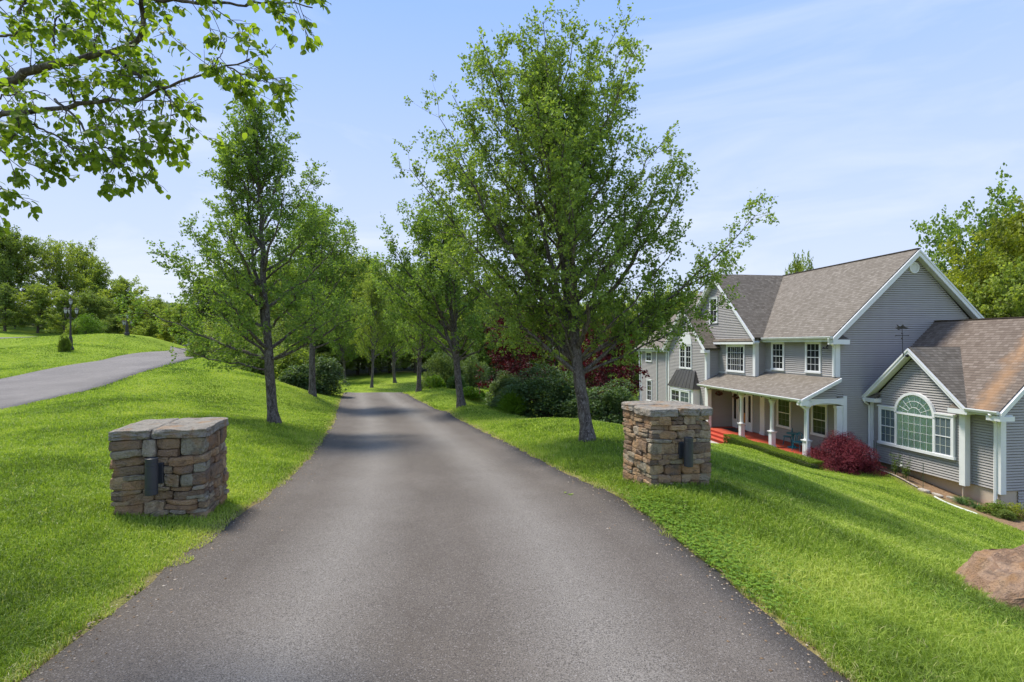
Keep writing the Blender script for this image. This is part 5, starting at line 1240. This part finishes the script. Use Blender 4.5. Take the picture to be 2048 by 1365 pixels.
# shrubs right and behind on the left lawn
for px, top, Y, rx, seed, mt, lb in ((425, 668, 36, 1.6, 91, WD, 'dark green shrub at the end of the road, leftmost of the row'), (472, 672, 34, 1.5, 92, WD, 'dark green shrub second in the row beside the road end'), (520, 690, 31, 1.4, 93, WD, 'dark shrub seen left of the front left pear trunk'), (585, 690, 30, 1.3, 94, WL, 'green shrub seen right of the front left pear trunk'),
                                 (648, 722, 29, 1.15, 95, M['viburnum'], 'rounded paler shrub right of the second left pear trunk'), (600, 735, 28, .9, 96, M['viburnum'], 'small shrub left of the second left pear trunk'), (445, 640, 42, 2.2, 97, WL, 'tall green shrub behind the dark row at the road end'), (500, 620, 42, 2.4, 98, WD, 'tall dark shrub behind the row, seen under the pear branches'),
                                 (560, 640, 40, 2.2, 99, WD, 'big dark shrub behind the front left pear trunk'), (410, 676, 40, 1.2, 100, WL, 'green shrub touching the far end of the grey road')):
    loc, hh = on_ray(px, top, Y); bush('shrub', bush_geo(seed, (rx, rx * .85, hh * .95), 40, 9000, .12, .085, flat=.7), loc, mt, label=lb, cat='shrub')
for px, top, Y, rx, mt, lb in ((175, 634, 47, 1.25, M['clover'], 'ball-shaped bright bush beside the nearer lamp post'), (156, 642, 48, .8, WL, 'smaller bush hugging the left of the ball-shaped bush'), (128, 675, 34.3, .34, WL, 'little leafy bush at the foot of the nearer lamp post')):
    loc, hh = on_ray(px, top, Y); bush('shrub', bush_geo(int(px), (rx, rx, hh), 30, 7000, .10 if rx > .6 else .06, .05, droop=-.1), loc, mt, label=lb, cat='shrub')
# small bush by parking
loc, hh = on_ray(1268, 792, 40); bush('shrub', bush_geo(111, (.6, .5, hh), 14, 2500, .08, .05), (loc), M['hedge'], label='small clipped bright bush by the paved area beyond the house', cat='shrub')

# clipped box hedge
root_h = empty('box_hedge', wl(-2.2, 1.8, -3.76), TH, label='long low clipped box hedge along the red porch', cat='hedge')
rg = np.random.RandomState(8); n = 30000; La, Wb = 6.6, .62
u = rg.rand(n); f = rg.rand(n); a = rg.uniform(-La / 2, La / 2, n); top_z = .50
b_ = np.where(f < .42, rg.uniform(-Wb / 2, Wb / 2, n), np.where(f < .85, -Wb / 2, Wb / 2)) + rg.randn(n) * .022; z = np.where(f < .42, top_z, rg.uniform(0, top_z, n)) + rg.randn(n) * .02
e_ = rg.rand(n) < .05; a = np.where(e_, np.sign(a) * La / 2, a); b_ = np.where(e_, rg.uniform(-Wb / 2, Wb / 2, n), b_)
b_ += .04 * np.sin(a * 3.1); z += .025 * np.sin(a * 2.3 + 1) * (z > .42)
p = np.stack([b_, a, z], -1); d = rvec(n, rg) + UP * .5; V, F = leaf_quads(p, d, rvec(n, rg), .04 * rg.uniform(.7, 1.3, n), .026, rg)
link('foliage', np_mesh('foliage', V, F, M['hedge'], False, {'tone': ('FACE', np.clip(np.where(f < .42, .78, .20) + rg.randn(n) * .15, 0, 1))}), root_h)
m = MB(); 
for q in range(24): 
    a0 = -3.2 + q * .275; 
    for s in (-.12, .12): m.tube([(s * .3, a0, 0), (s, a0 + .05, .25), (s * 1.6, a0 + .1, .44)], [.012, .009, .004], 4)
m.box((-.2, -3.2, .05), (.2, 3.2, .36)); m.build('stems', M['bark_dark'], root_h)

# rose cages and poles in the bed
def cage(b, a, label, h=1.0, r=.2):
    x, y = to_world(b, a); z = Hs(x, y); root = empty('plant_cage', (x, y, z), 0, label=label, cat='plant cage', group='wire plant cages in the garden bed')
    m = MB()
    for zz, rr in ((.3, r * .7), (.6, r * .85), (.85, r)): m.tube([(rr * math.cos(t * .3927), rr * math.sin(t * .3927), zz) for t in range(17)], .006, 4)
    m.build('ring', M['wire'], root); m = MB()
    for k in range(4): c_, s2 = math.cos(k * 1.57), math.sin(k * 1.57); m.tube([(r * .45 * c_, r * .45 * s2, -.1), (r * c_, r * s2, h)], .006, 4)
    m.build('wire', M['wire'], root)
for b, a, lb in ((1.15, -1.95, 'wire cage around the rose bush nearer the maple'), (1.15, -2.45, 'wire cage around the second rose bush')): cage(b, a, lb, 1.05, .22)
def rose(b, a, label, seed):
    x, y = to_world(b, a); z = Hs(x, y); rg = np.random.RandomState(seed); root = empty('rose_bush', (x, y, z), 0, label=label, cat='rose bush')
    st = [(curve(np.zeros(3), np.array([0, 0, .3]) + rvec(1, rg)[0] * .08, np.array([0, 0, .62]) + rvec(1, rg)[0] * .22, 6), np.linspace(.012, .004, 6)) for _ in range(7)]
    bv, bf = tubes(st, 4); link('stems', np_mesh('stems', bv, bf, M['wood_stem'], True), root)
    q = np.concatenate([s[0][2:] for s in st]); p = q[rg.randint(0, len(q), 260)] + rg.randn(260, 3) * .05
    V, F = leaf_quads(p, rvec(260, rg), UP + rvec(260, rg) * .6, .05, .035, rg); link('foliage', np_mesh('foliage', V, F, M['hedge'], False, {'tone': ('FACE', rg.rand(260) * .7)}), root)
    m = MB(); c = st[0][0][-1]; m.lathe((c[0], c[1], c[2]), [(0, 0), (.035, .01), (.045, .04), (.02, .055)], 8); m.build('bloom', M['bloom'], root)
M['wood_stem'] = m_plain('green_stem', (.10, .14, .05), .8)
rose(1.15, -1.95, 'young rose bush with a white bloom, the one nearer the maple', 2); rose(1.15, -2.45, 'young rose bush with a white bloom, the one farther from the maple', 3)
for i, (b, a, h_, lb) in enumerate(((1.15, -.85, 1.25, 'bundle of thin green stakes next to the red maple'), (.85, -3.5, 1.15, 'pair of thin green stakes at the near end of the bed'))):
    x, y = to_world(b, a); z = Hs(x, y); m = MB()
    for k in range(4 if i == 0 else 2): m.tube([(k * .05, (k % 2) * .06, -.1), (k * .06, (k % 2) * .06, h_ - k * .05)], .007, 5)
    m.build('garden_stake', M['wire'], None, loc=(x, y, z), label=lb, cat='garden stakes')
# edging: dark pipe, stone, white flexible edging
def ground_tube(name, pts, rad, mt, label, cat, dz=.02, n=8):
    q = []
    for i in range(len(pts) - 1):
        for t in np.linspace(0, 1, 7)[:-1]: b = pts[i][0] * (1 - t) + pts[i + 1][0] * t; a = pts[i][1] * (1 - t) + pts[i + 1][1] * t; x, y = to_world(b, a); q.append((x, y, Hs(x, y) + dz))
    m = MB(); m.tube(q, rad, n); m.build(name, M[mt], None, label=label, cat=cat)
ground_tube('garden_hose', [(.96, -.6), (.93, -1.5), (.92, -2.5), (.86, -3.4)], .022, 'black', 'black pipe lying along the edge of the garden bed', 'pipe')
ground_tube('landscape_timber', [(1.06, -.5), (1.03, -1.5), (1.0, -2.5), (.96, -3.3)], .035, 'lightstone', 'weathered pale edging board beside the black pipe', 'edging')
ground_tube('lawn_edging', [(.72, -4.1), (.45, -4.75), (.28, -5.5), (.24, -6.2)], .034, 'soffit', 'white plastic edging curving around the end of the bed', 'edging', .02)
for i, (b, a, sz, lb) in enumerate(((.84, -3.55, (.42, .26, .16), 'flat pale stone at the edge of the garden bed'), (1.0, -3.95, (.45, .16, .1), 'narrow pale stone lying near the green stakes'), (1.3, -4.3, (.5, .16, .08), 'thin flat stone near the support pipe'))):
    rg = np.random.RandomState(i + 30); V, F = rock(sz, rg, 6, 4, 4, .05, .1); x, y = to_world(b, a)
    link('edging_stone', np_mesh('edging_stone', V, F, M['lightstone'], False, {'tone': ('FACE', rg.rand(len(F)))}), loc=(x, y, Hs(x, y) + .05), rz=R(95), label=lb, cat='stone')
def lily(b, a, n, label, seed, mt='lily', ln=.38, r=.22):
    x, y = to_world(b, a); z = Hs(x, y); rg = np.random.RandomState(seed); st = []
    for _ in range(n):
        an = rg.rand() * 6.28; o = np.array([math.cos(an), math.sin(an), 0]); b0 = o * rg.rand() * r * .5 + [0, 0, -.02]; L_ = ln * rg.uniform(.6, 1.2)
        c = curve(b0, b0 + o * L_ * .35 + UP * L_ * 1.0, b0 + o * L_ * .95 + UP * L_ * .35, 6); s = np.array([-o[1], o[0], 0]) * .010
        st.append(np.stack([c - s * np.linspace(1, .1, 6)[:, None], c + s * np.linspace(1, .1, 6)[:, None]], 1).reshape(-1, 3))
    V = np.concatenate(st); k = np.arange(n)[:, None, None] * 12 + np.arange(5)[None, :, None] * 2; F = (k + np.array([0, 1, 3, 2])[None, None]).reshape(-1, 4)
    link('daylily', np_mesh('daylily', V, F, M[mt], False, {'tone': ('FACE', np.repeat(rg.rand(n), 5))}), loc=(x, y, z), label=label, cat='plant', group='strappy plants by the downspout')
lily(1.2, -4.7, 130, 'strap-leaved clump farthest from the downspout, next to the support pipe', 1); lily(1.15, -4.85, 130, 'strap-leaved clump in the middle of the three', 2); lily(1.2, -5.25, 110, 'strap-leaved clump just at the foot of the white downspout', 3, ln=.34)
bx, by = to_world(1.35, -5.75); bush('shrub', bush_geo(121, (.45, .42, .42), 16, 2600, .05, .03), (bx, by, Hs(bx, by)), M['hedge'], label='grey-green small bush right of the white downspout', cat='shrub')
bx, by = to_world(1.2, -6.15); bush('shrub', bush_geo(122, (.34, .34, .3), 14, 2600, .05, .02), (bx, by, Hs(bx, by)), M['wood_leaf_dark'], label='dark low bush at the right frame edge below the house', cat='shrub')
bx, by = to_world(1.9, -6.1); bush('shrub', bush_geo(123, (.6, .4, .5), 14, 2600, .05, .03), (bx, by, Hs(bx, by)), M['wood_leaf_yellow'], label='yellowish bush against the foundation at the right frame edge', cat='shrub')

# lamp posts
def lamp(px, Y, top, label):
    x, y, z = gp(px, Y); Ht = 1.75 + (HPY - top) / FPX * Y - z; root = empty('lamp_post', (x, y, z), R(20), label=label, cat='lamp post', group='three-headed lamp posts')
    m = MB(); m.lathe((0, 0, -.1), [(.20, 0), (.20, .25), (.13, .35), (.12, .9), (.08, 1.05), (.06, 1.15), (.05, Ht * .55), (.07, Ht * .56), (.045, Ht * .58), (.04, Ht - .35)], 12); m.build('post', M['lamp_iron'], root)
    for k in range(4):
        an = k * 2.094; r_ = 0 if k == 3 else .33; zc = Ht - .42 if k == 3 else Ht - 1.05; cx, cy = r_ * math.cos(an), r_ * math.sin(an)
        if k < 3: m = MB(); m.tube([(0, 0, Ht - 1.25), (cx * .5, cy * .5, Ht - 1.42), (cx, cy, Ht - 1.3), (cx, cy, zc)], .025, 6); m.build('arm', M['lamp_iron'], root)
        m = MB(); m.lathe((cx, cy, zc), [(.055, 0), (.12, .26)], 6); h = m.build('lantern', M['lamp_glass'], root)
        m = MB(); m.lathe((cx, cy, zc + .26), [(.145, 0), (.12, .05), (.05, .12), (.02, .2)], 8); m.lathe((cx, cy, zc - .03), [(.05, 0), (.085, .03)], 8)
        for q in range(6): t = q * 1.0472; m.tube([(cx + .06 * math.cos(t), cy + .06 * math.sin(t), zc), (cx + .124 * math.cos(t), cy + .124 * math.sin(t), zc + .26)], .01, 4)
        m.build('lantern_cap', M['lamp_iron'], h)
lamp(141, 35, 597, 'nearer black lamp post with clustered lanterns on the left lawn'); lamp(254, 46, 627, 'farther grey lamp post at the right end of the mound')
# shed
x, y, z = gp(393, 58); z = 1.75 - 2 / FPX * 58; root = empty('shed', (x, y, z - 1.6), R(20), label='little shed roof just showing at the end of the grey road', cat='shed')
m = MB(); m.box((-.9, -.9, -.5), (.9, .9, 1.6)); m.build('wall', M['foundation'], root); m = MB(); m.add([(-1.1, -1.1, 1.6), (1.1, -1.1, 1.6), (1.1, 1.1, 1.6), (-1.1, 1.1, 1.6), (0, 0, 2.5)], [(0, 1, 4), (1, 2, 4), (2, 3, 4), (3, 0, 4), (3, 2, 1, 0)]); m.build('roof', M['shed_roof'], root)

# ------------------------------------------------------------------ overhanging tree on the left: trunk outside the frame, limbs traced at 3.4 - 4.6 m
rg = np.random.RandomState(77)
root = empty('overhanging_tree', (-6.6, 4.2, Hs(-6.6, 4.2)), label='near tree outside the left edge whose leafy boughs hang into the top left corner', cat='tree', group=AV)
O = np.array([-6.6, 4.2, Hs(-6.6, 4.2)])
def pl(pts, d0, d1):
    n = len(pts); out = []
    for i, (a, b) in enumerate(pts): out.append(P(a, b, .88 * (d0 + (d1 - d0) * i / (n - 1))) - O)
    return np.array(out)
def resample(p, m):
    L_ = np.r_[0, np.cumsum(np.linalg.norm(np.diff(p, axis=0), axis=1))]; t = np.linspace(0, L_[-1], m)
    q = np.stack([np.interp(t, L_, p[:, k]) for k in range(3)], -1)
    for _ in range(2): q[1:-1] = (q[:-2] + 2 * q[1:-1] + q[2:]) / 4
    return q + np.r_[[np.zeros(3)], rg.randn(m - 2, 3) * .006, [np.zeros(3)]]
tr_top = np.array([.2, 0, 2.2])
main = [([(0, 169), (66, 143), (110, 128), (159, 123), (212, 106), (262, 93), (283, 83), (288, 60), (284, 30), (282, 0), (290, -60)], 4.0, 3.6, .040, .016),
        ([(226, 106), (240, 122), (259, 139), (289, 159), (319, 172)], 3.75, 3.7, .018, .012),
        ([(0, 229), (66, 221), (133, 217), (186, 203), (239, 203), (275, 203), (289, 199), (305, 183), (322, 173), (350, 168), (375, 160), (425, 143), (455, 135), (500, 120)], 3.9, 3.5, .024, .006),
        ([(250, -25), (312, 0), (370, 2), (432, 3), (481, 15), (531, 5), (580, 8), (625, 16)], 3.5, 3.5, .018, .005),
        ([(110, 199), (150, 229), (170, 262), (183, 282), (215, 300), (255, 318)], 3.85, 3.7, .012, .004),
        ([(33, 232), (75, 252), (123, 282), (160, 305), (200, 322), (250, 330)], 3.8, 3.7, .010, .004),
        ([(322, 173), (335, 190), (345, 215), (352, 245)], 3.7, 3.6, .008, .003),
        ([(110, 140), (150, 165), (190, 178), (230, 150)], 3.9, 3.8, .007, .003),
        ([(106, 100), (108, 60), (118, 20), (140, -10)], 4.1, 4.2, .010, .005), ([(35, 30), (45, 10), (60, -20)], 4.0, 4.1, .012, .006), ([(-30, 330), (10, 290), (40, 262), (33, 232)], 3.9, 3.8, .008, .004),
        ([(-60, 60), (0, 75), (60, 60), (120, 50), (170, 40)], 4.3, 4.2, .014, .004), ([(-60, 260), (0, 300), (40, 322), (90, 338)], 3.7, 3.6, .010, .003), ([(-60, 340), (-20, 370), (5, 395)], 3.5, 3.5, .008, .003), ([(455, 135), (490, 150), (530, 165), (575, 172)], 3.55, 3.5, .006, .003), ([(425, 143), (440, 110), (450, 85), (470, 72)], 3.55, 3.6, .005, .003), ([(-50, 20), (20, -10), (90, -30), (170, -20), (240, -10)], 4.2, 4.0, .012, .004),
        ([(185, 108), (190, 80), (200, 60), (215, 40)], 3.8, 3.8, .006, .003), ([(-60, 200), (0, 195), (60, 180), (100, 190)], 4.3, 4.2, .010, .004), ([(240, 203), (262, 230), (272, 262), (290, 300), (300, 335)], 3.7, 3.6, .007, .003)]
paths = []
for pts, d0, d1, r0, r1 in main:
    q = resample(pl(pts, d0, d1), 24); paths.append((q, np.linspace(r0 * .72, r1 * .7, 24)))
for k in (0, 2, 11, 18, 16):   # continue the boughs out of the frame to the trunk
    e = paths[k][0][0]; q = curve(tr_top + rvec(1, rg)[0] * .1, tr_top * .4 + e * .6 + [0, 0, -.1], e, 24); paths.append((q, np.linspace(.10, paths[k][1][0], 24)))
s1 = side_curves(paths[:len(main)], lambda L_: L_ * 11, .04, lambda Lp, t: .20 + .16 * (1 - t), -.15, .8, rg, 6, .012)
s2 = side_curves(s1, lambda L_: 3.0 + L_ * 6, .3, lambda Lp, t: np.full(len(t), .10), -.35, .7, rg, 3, .012)
z0 = -.3; tp = np.array([[.1 * math.sin(k), 0, -.3 + k * .36] for k in range(8)]); tp[-1] = tr_top + [0, 0, .1]
tv, tf = tubes([(tp, np.linspace(.21, .15, 8))], 12); link('trunk', np_mesh('trunk', tv, tf, M['bark'], True), root)
up_ = [(curve(tr_top, tr_top + [math.cos(a) * .4, math.sin(a) * .4, 1.5], tr_top + [math.cos(a) * 1.2 - 1.6, math.sin(a) * 1.2, 3.4], 24), np.linspace(.09, .01, 24)) for a in (2, 3.2, 4.2)]
bv, bf = merge_tubes([(paths + up_, 8), (s1, 5), (s2, 3)]); link('branches', np_mesh('branches', bv, bf, M['bark'], True), root)
su = side_curves(up_, lambda L_: L_ * 9, .15, lambda Lp, t: 1.2 - .6 * t, .4, .7, rg, 6, .012); su2 = side_curves(su, lambda L_: L_ * 8, .1, lambda Lp, t: np.full(len(t), .3), 0, .7, rg, 3, .01)
def near_leaves(paths, per_path, size):
    p, g = [], []
    for q, r in paths:
        n = max(1, rg.poisson(per_path)); t = rg.uniform(.2, 1, n) * (len(q) - 1); i = np.clip(t.astype(int), 0, len(q) - 2); u = (t - i)[:, None]; p.append(q[i] * (1 - u) + q[i + 1] * u); d = q[i + 1] - q[i]; g.append(d / (np.linalg.norm(d, axis=1, keepdims=True) + 1e-9))
    p = np.concatenate(p); g = np.concatenate(g); n = len(p); s = size * rg.uniform(.7, 1.2, n)
    d = rvec(n, rg) * .75 + g * .5 - UP * .65; d /= np.linalg.norm(d, axis=1, keepdims=True); side = np.cross(d, rvec(n, rg) * .7 + UP * .9); side /= np.linalg.norm(side, axis=1, keepdims=True) + 1e-9; nn = np.cross(side, d)
    p = p + d * .02
    prof = [(0, 0, 0), (.14, .30, .05), (.38, .43, .08), (.66, .33, .07), (.86, .15, .02), (1.02, 0, -.10)]
    V = []; 
    mid = [p + d * (l_ * s)[:, None] + nn * ((z_ - .08) * s)[:, None] for l_, w_, z_ in prof]
    lf = [p + d * (l_ * s)[:, None] + side * (w_ * s)[:, None] + nn * (z_ * s)[:, None] for l_, w_, z_ in prof[1:5]]
    rt = [p + d * (l_ * s)[:, None] - side * (w_ * s)[:, None] + nn * (z_ * s)[:, None] for l_, w_, z_ in prof[1:5]]
    V = np.stack(mid + lf + rt, 1).reshape(-1, 3); k = np.arange(n)[:, None] * 14
    Q = np.array([[1, 2, 7, 6], [2, 3, 8, 7], [3, 4, 9, 8], [2, 1, 10, 11], [3, 2, 11, 12], [4, 3, 12, 13]]); T3 = np.array([[0, 1, 6], [1, 0, 10], [4, 5, 9], [5, 4, 13]])
    F4 = (k[:, None] + Q[None]).reshape(-1, 4); F3 = (k[:, None] + T3[None]).reshape(-1, 3); tone = np.clip(rg.normal(.5, .22, n), 0, 1)
    return V, [F4, F3], np.r_[np.repeat(tone, 6), np.repeat(tone, 4)]
V, F, tone = near_leaves(s1 + s2, 4.4, .045)
link('crown', np_mesh('crown', V, F, M['near_leaf'], True, {'tone': ('FACE', tone)}), root)
V, F, tone = near_leaves(su + su2, 6, .075); link('crown', np_mesh('crown', V, F, M['near_leaf'], True, {'tone': ('FACE', tone)}), root)
# a few leaves and specks on the driveway
for i, (px, py, Y, lb) in enumerate(((1128, 972, 0, 'small green leaf lying on the driveway below the right pillar'), (1662, 1336, 0, 'single leaf on the driveway at the bottom right edge'))):
    Yg = 1.75 * FPX / (py - HPY); x = (px - 1024) / FPX * Yg; rg2 = np.random.RandomState(i); n = 5 if i == 0 else 1
    p = np.stack([x + rg2.randn(n) * .04, Yg + rg2.randn(n) * .05, np.full(n, Hs(x, Yg) + .012)], -1); V, F = leaf_quads(p, rvec(n, rg2) * [1, 1, .05], np.tile(UP, (n, 1)), .06, .04, rg2, .15)
    link('fallen_leaf', np_mesh('fallen_leaf', V, F, M['pear'], False, {'tone': ('FACE', rg2.rand(n))}), label=lb, cat='leaf')
